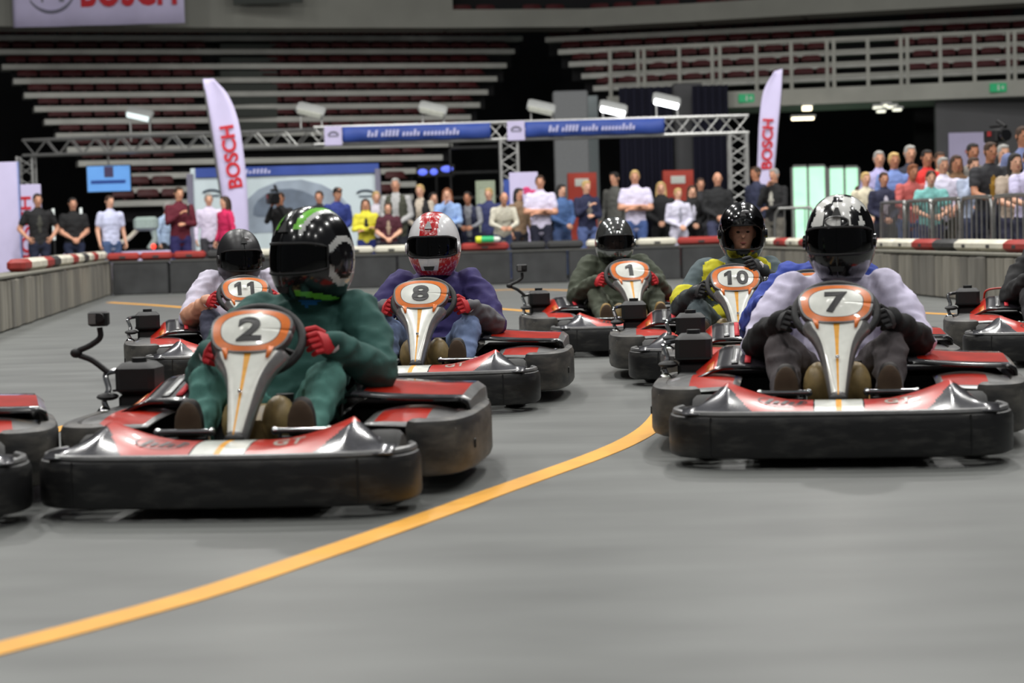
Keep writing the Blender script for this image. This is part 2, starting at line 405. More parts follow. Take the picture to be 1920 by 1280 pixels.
    for zc, wd, hh in ((-.60, .032, .012),):
        th = math.acos(zc)/math.pi; q = surf(0, (.80-th)/.796, 1.0)
        vt.loft([[(q[0]+x*wd, q[1]-.006, q[2]+z*hh) for x, z in ((-1, .9), (1, .9), (.7, -1), (-.7, -1))], [(q[0]+x*wd, q[1]+.03, q[2]+z*hh) for x, z in ((-1, .9), (1, .9), (.7, -1), (-.7, -1))]])
    vt.xf(T); vt.build('chin_vent', M_BLKM, o); vt = MB()
    th = math.acos(.62)/math.pi; q = surf(0, (.80-th)/.796, 1.0)
    vt.loft([[(q[0]+x*.022, q[1]-.008+z*.012, q[2]+z*.02) for x, z in ((-1, -1), (1, -1), (.3, 1), (-.3, 1))], [(q[0]+x*.018, q[1]+.03, q[2]+z*.014) for x, z in ((-1, -1), (1, -1), (.3, 1), (-.3, 1))]])
    vt.xf(T); vt.build('top_vent', M_SIL if style == 'race8' else M_BLKM, o)
    for sx in (-1, 1):
        pv = MB().cyl((sx*rx*.99, -.035, .0), .03, .016, 'x', 16); pv.xf(T); pv.build('visor_pivot', mats[0], o)
    if style == 'matte11' or style == 'open':
        bd = MB(); th = math.acos(.66)/math.pi; q = surf(.12, (.80-th)/.796, 1.035 if style == 'open' else 1.0)
        bd.ell(q, (.026, .006, .012), 0, 14, 6); bd.xf(T); bd.build('badge', M_SIL, o)
    if style == 'check7':
        bd = MB(); th = math.acos(.42)/math.pi; q = surf(0, (.80-th)/.796, 1.0)
        lp = [(q[0] + .05*math.cos(a), q[1] - .006 + .01*abs(math.cos(a)), q[2] + .022*math.sin(a)) for a in [2*math.pi*i/24 for i in range(24)]]
        bd.tube(lp, .004, 6, closed=True); bd.xf(T); bd.build('badge', M_GREY, o)
    return o

# ------------------------------------------------------------------ driver
def driver(kart, label, suit, sleeve, pants, shoe, glove, helm, head_yaw=0, lean=0.0, hands=None, style_extra=None, skin=None, short=False, dz=0.0, collar=None):
    """built in the kart's own measures; sits in the seat, hands on the wheel"""
    hx, hy, hz = (lean, 1.24, .85 + dz)
    sk = skin or M_SKIN
    pr, ex = head_prims((hx, hy - .02, hz), 1.0, head_yaw, hair='none')
    lx = lean*.6
    pr += [limb([(lx*.9, 1.29, .60), (hx, 1.27, .75)], [.085, .075], 'collar'),
           dict(p=[np.array(q) for q in ((0, 1.20, .13), (0, 1.22, .22), (lx*.2, 1.26, .34), (lx*.5, 1.29, .47), (lx*.8, 1.31, .59), (lx, 1.31, .665), (lx, 1.30, .71))], r=None, t='suit',
                e=[(.13, .10), (.185, .145), (.19, .145), (.21, .148), (.225, .135), (.175, .108), (.09, .07)])]
    hands = hands or [(-.20, .755, .535), (.20, .755, .535)]
    for s, h in zip((-1, 1), hands):
        sh = np.array((s*.195 + lx, 1.30, .635)); wr = np.array(h) + np.array((s*.03, .075, -.012)); el = np.array((s*.345 + lx*.5, 1.10, .405))
        up = 'suit'
        pr += [limb([sh, sh*.5 + el*.5 + np.array((s*.015, .01, .01)), el], [.088, .08, .07], up),
               limb([el, el*.5 + wr*.5, wr], [.07, .062, .046], 'sleeve')]
        if sleeve is not suit and short: pr[-1]['bias'] = -.05
        kn = np.array((s*.225, .83, .40)); hp = np.array((s*.105, 1.18, .19)); an = np.array((s*.205, .56, .20))
        pr += [limb([hp, hp*.5 + kn*.5 + np.array((0, 0, .015)), kn], [.10, .09, .07], 'pants'), limb([kn, kn*.55 + an*.45 + np.array((0, .03, 0)), an], [.07, .062, .047], 'pants'),
               limb([an + np.array((0, 0, -.015)), (s*.205, .515, .215), (s*.205, .485, .30), (s*.205, .482, .335)], [.044, .046, .05, .042], 'shoe')]
        ex[0].ell((s*.205, .448, .275), (.05, .016, .085), 2, 16, 8)
    ex[1].append(mat('shoe_sole', (66, 50, 33), .8))
    for e in (style_extra or []): pr.append(e)
    body = person_obj('person', pr, {'suit': suit, 'sleeve': sleeve, 'pants': pants, 'shoe': shoe, 'skin': sk, 'collar': collar or suit,
                                     'trim': MATS.get('trim', suit), 'trim2': MATS.get('trim2', suit)}, .013, [ex])
    body.location = kart.location; body.rotation_euler = kart.rotation_euler; body.scale = kart.scale
    tag(body, label, 'person', 'kart drivers')
    helmet(body, Vector((hx, hy, hz)), helm, head_yaw)
    for s, h in zip((-1, 1), hands):
        g = MB(); wr = Vector(h) + Vector((s*.03, .062, -.012))
        hand_geom(g, wr, (-s*.22, -1, .12), (-s*.75, -.05, -.3), -s, 1.15, 1.12, 0, 8)
        g.tube([wr + Vector((s*.006, .045, -.008)), wr + Vector((0, -.01, 0))], [.046, .037], 12, 1)
        g.build('glove', glove, body)
    return body

# ------------------------------------------------------------------ go-kart (x to the picture's right, nose at y = 0 facing -y, z up)
def mirror(path): return [(-x, *r) for x, *r in path][::-1]
def make_kart(label, number=None, loc=(0, 0, 0), heading=0, camera_arm=False, steer=0, hoop=False):
    k = empty('go_kart', loc, heading, .93); tag(k, label, 'go-kart', 'racing go-karts')
    rnd = lambda z0, z1, t, c=.018: [(0, z0 + c), (-c*.3, z0 + c*.3), (-c, z0), (-t + c, z0), (-t, z0 + c), (-t, z1 - c), (-t + c, z1), (-c*1.4, z1), (-c*.4, z1 - c*.4), (0, z1 - c*1.4)]
    # front bumper
    half = [(0, -.012), (.25, -.006), (.43, .008), (.52, .032), (.595, .08), (.637, .16), (.645, .26), (.625, .33)]
    path = cr(mirror(half[1:]) + half, 6)
    fb = MB().sweep(path, [(o + .018, z) for o, z in rnd(.04, .205, .10, .02)]).build('front_bumper', M_BUMP, k)
    lip = MB().tube([(p[0]*.985, p[1] + .012, .208) for p in path], .014, 8); lip.build('bumper_lip', M_GREY, k)
    for s in (-1, 1):
        sm = MB().tube([(s*.488, .004, .05), (s*.49, .0, .12), (s*.488, .004, .20)], .0035, 6); sm.build('seam', M_DARK, fb)
    rb = MB()
    rb.grid(lambda a, b: (a, .012 - .028*math.cos(a*1.6) - .0, .11 + .03*b + .05*math.sin(a*2.2)), np.linspace(.12, .4, 10), [-.25, .25])
    # nose panel
    fine = [round(.30 + .008*i, 4) for i in range(21)]; xs = [-.60, -.54, -.50] + [-q for q in fine[::-1]] + [-.26, -.20, -.14, -.098, -.092, -.05, -.011, .011, .05, .092, .098, .14, .20, .26] + fine + [.50, .54, .60]
    def nose(x, v):
        a = abs(x); lift = .075*min(1, max(0, (a - .16)/.27))**1.6 if a <= .43 else .075 - .115*min(1, (a - .43)/.15)
        lift = max(lift, -.015); y = .03 + .0*a + v*(.235 + .02*min(1, a/.43) - .10*max(0, (a - .43)/.17)) + .10*max(0, a - .45)
        return (x, y, .212 + v*(.028 + lift) + .012*math.sin(v*math.pi))
    def nm(x, v):
        a = abs(x)
        return 3 if a < .011 else 2 if a < .092 else 4 if a < .098 else 0 if a < .455 - .13*(1 - v) else 1
    MB().grid(nose, xs, np.linspace(0, 1, 21), nm).build('nose_panel', [M_RED, M_DSIL, M_WHT, M_YEL, M_BLK], k, ang=25, solid=.006)
    def on_nose(mb, x0, name, m):
        mb.v = [(lambda q: (q[0], q[1], q[2] + .0035))(nose(x0 + x, .5 + z/.24)) for x, y, z in mb.v]; mb.build(name, m, k)
    on_nose(text_mb('G', .052, .075, .02), .20, 'letter', M_WHT); on_nose(text_mb('T', .045, .075, .02), .256, 'letter', M_WHT)
    on_nose(strokes_mb([5], .15, .06, .3, True), -.215, 'lettering', M_NUM)
    # steering fairing: from the nose up to the number plate
    tip = Vector((0, .30, .235)); top = Vector((0, .64, .635)); ax = (top - tip).normalized(); nv = Vector((0, -ax.z, ax.y)); LEN = (top - tip).length
    prof = [(0, .026), (.02, .034), (.10, .046), (.20, .062), (.27, .078), (.32, .10), (.355, .126), (.385, .14), (.40, .138)]
    def fair(u, v):
        w_ = float(np.interp(v, [q[0] for q in prof], [q[1] for q in prof])); x = u*w_; e = max(0, abs(u) - .72)/.28
        bulge = .028*(1 - (u*.9)**2) - .055*e*e - .02*(v/.4)*(1 - abs(u))
        p = tip + ax*v + nv*bulge; return (x, p.y, p.z)
    us = [-1, -.93, -.85, -.76, -.72, -.5, -.25, -.09, .09, .25, .5, .72, .76, .85, .93, 1]
    MB().grid(fair, us, np.linspace(0, .40, 18), lambda u, v: 1 if abs(u) < .09 else (2 if abs(u) > .74 or v < .02 else (3 if v > .37 and abs(u) < .5 else 0))).build('steering_fairing', [M_WHT, M_YEL, M_SIL, M_DARK], k, ang=50, solid=.022)
    MB().ell(tip + nv*.004 + ax*.004, (.036, .028, .022), 0, 14, 8).build('tip_cap', M_BLKM, k)
    bt = MB(); c = tip + ax*.19 + nv*.03; bt.ell(c, (.008, .008, .008), 0, 10, 6); bt.build('bolt', M_CHR, k)
    for s in (-1, 1):                       # orange flashes beside the waist
        fl = MB(); q = [fair(s*a, b) for a, b in ((.52, .395), (.70, .395), (.68, .345), (.60, .345))]
        fl.add([(x, y - .006, z + .003) for x, y, z in q], [(0, 1, 2, 3)]); fl.build('flash', M_ORG, k, solid=.003)
    # number plate
    pc = tip + ax*.468; A, B = .148, .098
    Mp = Matrix.Translation(pc) @ Matrix(((1, 0, 0), (0, -nv.y, ax.y), (0, -nv.z, ax.z))).to_4x4()
    def sup(r, a, dz=0):
        ca, sa = math.cos(a), math.sin(a); e = 2/(2.25 + .65*min(1, max(0, (r - .6)/.4)))
        x = A*r*abs(ca)**e*(1 if ca > 0 else -1); z = B*r*abs(sa)**e*(1 if sa > 0 else -1); x *= 1 + .10*z/B
        return (x, -.030 + .018*(x/A)**2 + .01*(z/B)**2 + dz, z)
    an = [-2*math.pi*i/56 for i in range(57)]; rr = [0, .3, .55, .73, .75, .945, .95, 1.0, 1.02]
    pm = MB().grid(lambda a, r: sup(r, a, 0 if r < 1.01 else .03), an, rr, lambda a, r: 0 if r < .73 else 2 if r < .75 else 1 if r < .945 else 3)
    pm.xf(Mp); plate = pm.build('number_plate', [M_WHT, M_ORG, M_NUM, M_GREY], k, ang=50, solid=.012)
    if number:
        tm = MB(); wch = .092 if len(number) == 1 else .072; step = .082
        for ci, ch in enumerate(number):
            if ch == '1': g_ = MB().prism([((a - .5)*wch*.9, (b - .5)*.106) for a, b in ((.36, 0), (.74, 0), (.74, 1), (.46, 1), (.06, .80), (.06, .60), (.36, .70))], -.002, .002)
            else: g_ = text_mb(ch, wch, .106, .03)
            tm.add([(x + (ci - (len(number) - 1)/2)*step, y, z) for x, y, z in g_.v], g_.f)
        tm.v = [(x, y - .0325 + .018*(x/A)**2 + .01*(z/B)**2, z) for x, y, z in tm.v]; tm.xf(Mp); tm.build('number', M_NUM, plate, smooth=False)
    # steering wheel, column
    wc = pc - nv*.10 + ax*.045; sw = MB(); Ms = Matrix.Translation(wc) @ Matrix(((1, 0, 0), (0, -nv.y, ax.y), (0, -nv.z, ax.z))).to_4x4() @ Matrix.Rotation(steer, 4, 'Y')
    sw.tube([(.168*math.cos(a), 0, .15*math.sin(a)) for a in [2*math.pi*i/36 for i in range(36)]], .0165, 10, closed=True)
    for a in (0, math.pi, -math.pi/2): sw.tube([(0, .0, 0), (.17*math.cos(a), 0, .15*math.sin(a))], .012, 8)
    sw.cyl((0, 0, 0), .04, .03, 'y', 16); sw.xf(Ms); sw.build('steering_wheel', M_BLKM, k)
    MB().tube([(0.0, .36, .09), (0, .60, .42), tuple(wc)], .012, 10).build('steering_column', M_STEEL, k)
    # floor pan, frame, axle
    MB().box(-.36, .36, .10, 1.55, .045, .065, c=.008).build('floor_pan', M_BLKM, k)
    fr = MB()
    for s in (-1, 1): fr.tube(cr([(s*.30, .10, .085), (s*.33, .5, .085), (s*.33, 1.2, .085), (s*.42, 1.7, .10)], 4), .016, 8)
    fr.tube([(-.46, .40, .12), (.46, .40, .12)], .014, 8); fr.tube([(-.5, 1.62, .145), (.5, 1.62, .145)], .02, 10)
    fr.build('frame', M_BLKM, k)
    for x, y, r, w_ in ((-.515, .40, .128, .125), (.515, .40, .128, .125), (-.53, 1.62, .145, .20), (.53, 1.62, .145, .20)):
        t = MB(); pr = [(-w_/2, r*.55), (-w_/2, r*.86), (-w_*.38, r*.98), (-w_*.2, r), (w_*.2, r), (w_*.38, r*.98), (w_/2, r*.86), (w_/2, r*.55)]
        t.loft([[(x + a, y + q*math.cos(g), r + q*math.sin(g)) for a, q in pr] for g in [2*math.pi*i/28 for i in range(29)]], caps=False)
        ty = t.build('tyre', M_TYRE, k); h = MB().cyl((x, y, r), r*.58, w_*.8, 'x', 16); h.cyl((x, y, r), r*.2, w_*.95, 'x', 10); h.build('wheel_rim', M_STEEL, ty)
    # pedals, tank
    for s in (-1, 1):
        pd = MB().tube([(s*.115, .425, .255), (s*.31, .425, .255)], .0115, 10); pd.tube([(s*.13, .43, .255), (s*.13, .46, .10)], .008, 6); pd.tube([(s*.295, .43, .255), (s*.30, .47, .10)], .008, 6)
        pd.ell((s*.115, .425, .255), (.016, .016, .016), 0, 8, 6); pd.ell((s*.31, .425, .255), (.016, .016, .016), 0, 8, 6)
        p_ = pd.build('pedal', M_CHR, k); MB().box(min(s*.13, s*.29), max(s*.13, s*.29), .432, .444, .12, .235, c=.004).build('pedal_plate', M_BLKM, p_)
    tk = MB().box(-.135, .135, .66, .90, .075, .315, c=.045); tk.ell((-.075, .68, .26), (.065, .08, .10), 0, 16, 10); tk.ell((.075, .68, .26), (.065, .08, .10), 0, 16, 10)
    tank = tk.build('fuel_tank', M_TANK, k); MB().cyl((0.07, .80, .33), .034, .05, 'z', 16).build('filler_cap', M_BLKM, tank)
    # seat
    sp = cr([(.93, .15), (1.05, .095), (1.22, .085), (1.38, .13), (1.455, .28), (1.50, .45), (1.535, .62)], 4); n = len(sp)
    def seat(u, i):
        y, z = sp[int(i)]; f = i/(n - 1); wd = .205 + .02*math.sin(f*math.pi); e = max(0, abs(u) - .45)/.55
        up = (.14*(1 - f) + .02)*e**1.6; fw = .16*f*e**1.6*(1 if f < .9 else .7)
        return (u*wd, y - fw, z + up)
    MB().grid(seat, [-1, -.92, -.8, -.65, -.5, -.25, 0, .25, .5, .65, .8, .92, 1], list(range(n)), None).build('seat', M_BLK, k, ang=60, solid=.016)
    for s in (-1, 1): MB().tube([(s*.225, 1.38, .12), (s*.235, 1.36, .40), (s*.225, 1.42, .60)], [.018, .022, .018], 8).build('seat_strut', M_BLKM, k)
    # side pods
    for s in (-1, 1):
        X = lambda pts: [(s*p[0],) + tuple(p[1:]) for p in pts]
        bp = cr([(.565, .60), (.60, .565), (.66, .575), (.725, .63), (.765, .78), (.775, 1.0), (.775, 1.25), (.745, 1.43), (.66, 1.50)], 5)
        pf = [(o + .012, z) for o, z in rnd(.065, .272, .085, .022)]
        path = [(s*a, b) for a, b in bp]
        if s < 0: path = path[::-1]
        sb = MB().sweep(path, pf).build('side_bumper', M_PODB, k)
        for yy, hh in ((.80, .035), (.88, .05), (1.10, .06), (1.14, .035)):
            MB().box(s*.778 - .006, s*.778 + .006, yy - .011, yy + .011, .16 - hh/2, .16 + hh/2, c=.003).build('slot', M_DARK, sb)
        # low front shell between bumper and cowl
        def low(u, v):
            x = .40 + u*.335; y = .60 + .42*v + .02*u; z = .255 + .042*math.sin(min(1, v*1.25)*math.pi*.5)*math.sin((.15 + .75*(1-u))*math.pi)**.7 - .02*u
            return (s*x, y, z)
        MB().grid(low, np.linspace(0, 1, 12), np.linspace(0, 1, 9), lambda u, v: 0 if .12 < u < .62 and v > .12 else 1).build('pod_shell', [M_RED, M_SIL], k, ang=40, solid=.006)
        # raised cowl with a dark mouth to the front
        def cowl(u, v):
            a = [(.66, .25), (.635, .275), (.60, .305), (.56, .34), (.52, .378), (.485, .398), (.38, .402), (.30, .392), (.262, .335), (.255, .26)]
            if s > 0: a = [(.745, .25), (.74, .31), (.715, .328), (.60, .332), (.50, .338), (.42, .344), (.34, .352), (.28, .352), (.262, .335), (.255, .26)]
            i = u*(len(a) - 1); j = min(int(i), len(a) - 2); t = i - j; x = a[j][0]*(1-t) + a[j+1][0]*t; z = a[j][1]*(1-t) + a[j+1][1]*t
            g = (.50 + .50*min(1, v*1.5) if s < 0 else .82 + .30*min(1, v*1.6)) - .10*max(0, v - .6)
            return (s*(x - .0*v), .93 + .52*v - .05*math.sin(u*math.pi), .25 + (z - .25)*g)
        def cm(u, v): return 1 if u < .47 else (2 if u > .9 else 0)
        MB().grid(cowl, np.linspace(0, 1, 28), np.linspace(0, 1, 9), cm if s < 0 else (lambda u, v: 3 if u < .22 else 1 if u < .68 and .08 < v < .8 else 2 if u > .74 else 0)).build('pod_cowl', [M_DSIL if s > 0 else mat('cowl_black', (36, 33, 38), .25, coat=.7), M_RED, M_BLK, M_SIL], k, ang=40 if s < 0 else 22, solid=.008)
        cw = MB(); ed = [cowl(u, 0) for u in np.linspace(0, 1, 24)]; cw.tube([(x, y - .002, z) for x, y, z in ed], .008, 6); cw.build('cowl_edge', M_BLK, k)
        MB().box(min(s*.27, s*.70), max(s*.27, s*.70), 1.02, 1.40, .09, .29, c=.02).build('engine_block' if s < 0 else 'pod_core', M_DARK, k)
        if s < 0:
            for u0, m_ in ((.585, M_SIL), (.645, M_BRED)):
                mk = MB(); mk.grid(lambda u, v: tuple(np.array(cowl(u, v)) + np.array((0, -.001, .006))), [u0 + .012, u0 + .045], np.linspace(.12, .62, 6)); mk.build('cowl_mark', m_, k, solid=.002)
            og = MB(); og.grid(lambda u, v: tuple(np.array(cowl(u, v)) + np.array((-.003, -.002, .004))), [.36, .45], np.linspace(.02, .3, 4)); og.build('cowl_mark', M_ORG, k, solid=.002)
    # engine side: intake box, exhaust, cables
    bx = MB().box(-.705, -.545, 1.18, 1.36, .325, .455, c=.022); bx.box(-.695, -.555, 1.19, 1.35, .262, .335, c=.016); ib = bx.build('intake_box', M_BLKM, k)
    MB().cyl((-.625, 1.27, .462), .03, .022, 'z', 14).build('box_cap', M_BLKM, ib)
    MB().box(-.71, -.54, 1.174, 1.366, .345, .353).build('box_rim', M_BLK, ib)
    ar = MB().tube(cr([(-.73, 1.20, .25), (-.755, 1.20, .31), (-.74, 1.22, .35), (-.755, 1.24, .41), (-.70, 1.26, .425)], 5), .012, 8); ar.ell((-.745, 1.17, .262), (.03, .03, .026), 0, 12, 8); ar.build('exhaust_pipe', M_CHR, k)
    MB().ell((-.735, 1.19, .325), (.045, .045, .016), 0, 14, 6).build('mount_knob', M_BLKM, k)
    cb = MB()
    for i in range(4): cb.tube(cr([(-.30 + .015*i, 1.02 + .03*i, .30), (-.25, 1.05, .385 - .014*i), (-.20 + .012*i, 1.12, .345), (-.19, 1.2, .22)], 5), .009, 6)
    cb.build('hose', M_CHR, k)
    if hoop: MB().tube(cr([(-.22, 1.46, .33), (-.25, 1.46, .43), (-.48, 1.47, .435), (-.52, 1.48, .36)], 5), .007, 8).build('hoop', M_RED, k)
    # rear bumper
    MB().sweep(cr([(.70, 1.56), (.735, 1.68), (.68, 1.83), (.5, 1.88), (0, 1.90), (-.5, 1.88), (-.68, 1.83), (-.735, 1.68), (-.70, 1.56)], 5), rnd(.08, .25, .06, .02)).build('rear_bumper', M_PODB, k)
    if camera_arm:
        a = MB().tube(cr([(-.74, 1.22, .42), (-.80, 1.21, .47), (-.86, 1.20, .50), (-.80, 1.20, .53), (-.76, 1.20, .56), (-.76, 1.20, .60)], 5), .012, 8); a.ell((-.86, 1.20, .50), (.025, .025, .02), 0, 10, 6)
        arm = a.build('camera_arm', M_BLKM, k)
        cbx = MB().box(-.80, -.72, 1.17, 1.215, .605, .665, c=.008); cbx.cyl((-.745, 1.165, .64), .017, .02, 'y', 14); cbx.build('action_camera', M_BLKM, arm)
        MB().box(-.795, -.765, 1.166, 1.171, .615, .655).build('camera_face', M_STEEL, arm)
    return k

def heading_for(loc, rel): return math.atan2(-loc[0], loc[1]) * 1.0 - R(rel)   # rel: nose turned to the picture's left of the line to the camera
def kart_at(px, d, rel, **kw):
    x = (px - CX) * d / F; loc = Vector((x, d, 0)); h = -math.atan2(x, d) - R(rel)
    return make_kart(loc=loc, heading=h, **kw)

# ================================================================== STRUCTURE
fm = mat('hall_floor', (106, 108, 106), .42, var=.2, scale=2.2, bump=.06, stretch=(.5, 1.4, 1))
fl = MB().box(-40, 40, -12, 75, -.1, 0); struct(fl.build('floor', fm))
M_TAPE = mat('line_yellow', (232, 166, 48), .55, var=.08, scale=6)
def tape(pts, wd, label):
    g = [np.array(G(*p)) for p in pts]; g = cr(g, 8); mb = MB(); rings = []
    for i, p in enumerate(g):
        t = g[min(i+1, len(g)-1)] - g[max(i-1, 0)]; t /= np.linalg.norm(t); n = np.array((-t[1], t[0], 0))
        rings.append([p + n*wd/2 + (0, 0, .0005), p + n*wd/2 + (0, 0, .003), p - n*wd/2 + (0, 0, .003), p - n*wd/2 + (0, 0, .0005)])
    mb.loft(rings); return tag(mb.build('floor_line', M_TAPE), label, 'floor line')
tape([(-60, 1232), (200, 1164), (400, 1107), (600, 1040), (800, 970), (900, 933), (1000, 897), (1100, 861), (1170, 832), (1215, 806), (1240, 780), (1255, 750)], .105, 'wide yellow line curving across the near floor to kart number 7')
tape([(-60, 848), (20, 828), (100, 808), (215, 776), (365, 741), (480, 715)], .10, 'yellow line passing behind the intake box of kart number 2')
tape([(205, 567), (300, 573), (400, 581), (520, 588)], .12, 'faded orange line beside the end of the ribbed barrier')
tape([(700, 575), (800, 575), (900, 577), (985, 583), (1080, 592)], .10, 'faded orange line behind kart number 8')
tape([(880, 548), (960, 543), (1080, 545), (1270, 556), (1450, 572), (1640, 582), (1800, 590), (1930, 592)], .10, 'faded orange line curving past kart number 1 to the ribbed barrier')

M_RIB = mat('ribbed_foam', (130, 126, 116), .85, var=.25, scale=3, bump=.2, stretch=(3, 3, .4))
M_RIB2 = mat('ribbed_foam_dark', (110, 107, 100), .85, var=.25, scale=3, bump=.2, stretch=(3, 3, .4))
M_PANEL = mat('barrier_panel', (50, 51, 52), .6, var=.3, scale=4)
M_CAP = mat('barrier_cap', (120, 118, 108), .7, var=.15)
M_BW = mat('block_white', (206, 202, 186), .6, var=.1, scale=4); M_BR = mat('block_red', (150, 48, 42), .6, var=.15, scale=4); M_BD = mat('block_dark', (54, 54, 54), .6)
def seg_frame(a, b):
    a = Vector(a); b = Vector(b); d = b - a; L = d.length; ang = math.atan2(d.y, d.x); return L, ang
def oriented(mb, a, ang): mb.xf(Matrix.Translation(a) @ Matrix.Rotation(ang, 4, 'Z')); return mb
def ribbed(a, b, h, label, wdt=.27):
    L, ang = seg_frame(a, b); n = int(L / wdt); e = empty('track_barrier', a, ang); tag(e, label, 'barrier')
    rng = random.Random(3)
    for i in range(n):
        dy = rng.uniform(-.012, .012)
        MB().box(i*wdt + .006, (i+1)*wdt - .006, -.05 + dy, .25, .0, h - rng.uniform(0, .012), c=.02).build('board', M_RIB if rng.random() < .6 else M_RIB2, e)
    MB().box(0, n*wdt, -.06, .27, h, h + .035, c=.008).build('top_cap', M_CAP, e); return e
pL0, pL1 = G(-130, 668), G(206, 552)
pL0.z = pL1.z = 0
rbL = ribbed(pL0 + (pL0 - pL1).normalized()*2, pL1, .52, 'grey-brown ribbed track barrier beside the empty stretch of floor')
pB1 = Vector((3.62, 31.6, 0)); pB0 = Vector((-6.28, 31.4, 0)); pR1 = Vector(((1960 - CX)*18.6/F, 18.6, 0)); pR2 = Vector((5.35, 15.0, 0))
L_, ang_ = seg_frame(pB0, pB1)
bk = empty('track_barrier', pB0, ang_); tag(bk, 'long dark panelled track barrier in front of the standing crowd', 'barrier')
n = 11; wp = L_/n
for i in range(n):
    MB().box(i*wp + .012, (i+1)*wp - .012, random.uniform(-.01, .01), .24, .0, .50, c=.015).build('panel', M_PANEL, bk)
MB().box(0, L_, -.008, .25, .50, .535, c=.006).build('top_cap', mat('dark_cap', (72, 72, 70), .7), bk)
rbR = ribbed(pB1, pR1 + (pR1 - pB1).normalized()*3, .47, 'grey-brown ribbed track barrier below the steel crowd fences')
# red, white and dark blocks lying on the barriers
def block(a, ang, x0, x1, z, m, label, dy=.1, h=.15, w_=.2):
    mb = MB(); prof = [(0, -w_/2), (0, w_/2)]
    mb.box(x0 + .008, x1 - .008, dy - w_/2, dy + w_/2, 0, h, c=.04)
    o = mb.build('barrier_block', m); o.location = Vector(a) + Vector((0, 0, z)); o.rotation_euler = (0, 0, ang)
    MB().box((x0+x1)/2 - .05, (x0+x1)/2 + .05, dy - w_/2 - .004, dy - w_/2 + .01, .04, .075, c=.003).build('hand_slot', M_BD, o)
    tag(o, label, 'barrier block', 'blocks lying on the track barriers')
def xb(px): return ((px - CX)*31.5/F - pB0.x)/math.cos(ang_)
runs = [(206, 392, 'r', 3, 'dark red block on the panelled barrier in front of the man in maroon sweater'), (392, 480, 'd', 1, 'charcoal block on the panelled barrier behind the driver of kart number 11'),
        (640, 772, 'w', 2, 'off-white block on the panelled barrier left of the red and white helmet'), (868, 960, 'r', 1, 'dark red block under the green and yellow bottle'),
        (960, 1100, 'd', 2, 'charcoal block on the panelled barrier in front of the man in cream sweater'), (1104, 1200, 'w', 1, 'off-white block behind the chrome helmet of kart number 1'),
        (1200, 1276, 'w', 1, 'off-white block on the panelled barrier below the blond boy'), (1276, 1366, 'r', 1, 'dark red block below the bald man in black jacket'), (480, 640, 'w', 2, 'off-white block on the panelled barrier behind the driver of kart number 2'), (772, 868, 'r', 1, 'dark red block behind the red and white helmet')]
CM = {'r': M_BR, 'w': M_BW, 'd': M_BD}
for a, b, c, k, lb in runs:
    s0, s1 = xb(a), xb(b)
    for i in range(k): block(pB0, ang_, s0 + (s1-s0)*i/k, s0 + (s1-s0)*(i+1)/k, .536, CM[c], lb, h=.13)
LL, angR = seg_frame(pB1, pR1); seq = 'wdwrwrrwwrwwrdwwrwwrdwwrww'
for i in range(21): block(pB1, angR, .1 + i*.74, .1 + i*.74 + .70, .506, CM[seq[i]], {'r': 'dark red', 'w': 'off-white', 'd': 'charcoal'}[seq[i]] + ' block on the ribbed barrier below the crowd fences', dy=.1, h=.125)
LLL, angL = seg_frame(pL1, pL0); seq = 'wwrwdwrwwdrwwrwdww'
for i in range(14): block(pL1, angL, .1 + i*.74, .1 + i*.74 + .68, .556, CM[seq[i]], {'r': 'dark red', 'w': 'off-white', 'd': 'charcoal'}[seq[i]] + ' block on the ribbed barrier by the lilac banner panel', dy=-.1, h=.14)

# ---- hall shell
M_WALLD = mat('hall_wall_dark', (26, 26, 28), .9, var=.2, scale=1); M_WALLG = mat('hall_wall_grey', (96, 96, 98), .85, var=.08, scale=1)
M_CONC = mat('painted_concrete', (168, 168, 160), .8, var=.1, scale=1.5); M_STEP = mat('step_edge_grey', (200, 200, 193), .7, var=.1, scale=2)
M_SEAT = mat('seat_red', (78, 12, 17), .5, var=.15, scale=5); M_AISLE = mat('aisle_grey', (70, 74, 70), .8)
struct(MB().box(-40, 40, 64, 64.4, 0, 22).build('wall_back', M_WALLD))
struct(MB().box(-24.4, -24, 10, 64, 0, 22).build('wall_left', M_WALLD)); struct(MB().box(24, 24.4, 10, 64, 0, 22).build('wall_right', M_WALLD))
def beam(p0, p1, h, dep, m, name, parent=None, z_from_top=True, c=0):
    p0 = Vector(p0); p1 = Vector(p1); d = p1 - p0; ang = math.atan2(d.y, d.x); L = math.hypot(d.x, d.y)
    mb = MB().box(0, L, 0, dep, -h, 0, c=c)
    sl = (p1.z - p0.z)/L
    mb.v = [(x, y, z + sl*x) for x, y, z in mb.v]
    mb.xf(Matrix.Translation(p0) @ Matrix.Rotation(ang, 4, 'Z')); return mb.build(name, m, parent)
seat_mesh = None
def stadium_seat(loc, ang, label):
    global seat_mesh
    if seat_mesh is None:
        mb = MB().box(-.21, .21, -.02, .36, .08, .12, c=.015)
        mb.loft([[(x*w_, .36 + dy + t*.05, .10 + .17*t) for x, dy in ((-1, 0), (-.6, -.02), (0, -.03), (.6, -.02), (1, 0), (1, .03), (0, .01), (-1, .03))] for t, w_ in ((0, .23), (.5, .25), (.85, .235), (1, .18))])
        mb.box(-.03, .03, .1, .3, 0, .09); seat_mesh = mb.mesh('stadium_seat', [M_SEAT])
    o = bpy.data.objects.new('stadium_seat', seat_mesh); COL.objects.link(o); o.location = loc; o.rotation_euler = (0, 0, ang)
    tag(o, label, 'seat', 'red stadium seats')
ORD = ['first', 'second', 'third', 'fourth', 'fifth', 'sixth', 'seventh', 'eighth', 'ninth', 'tenth', 'eleventh', 'twelfth', 'thirteenth', 'fourteenth']
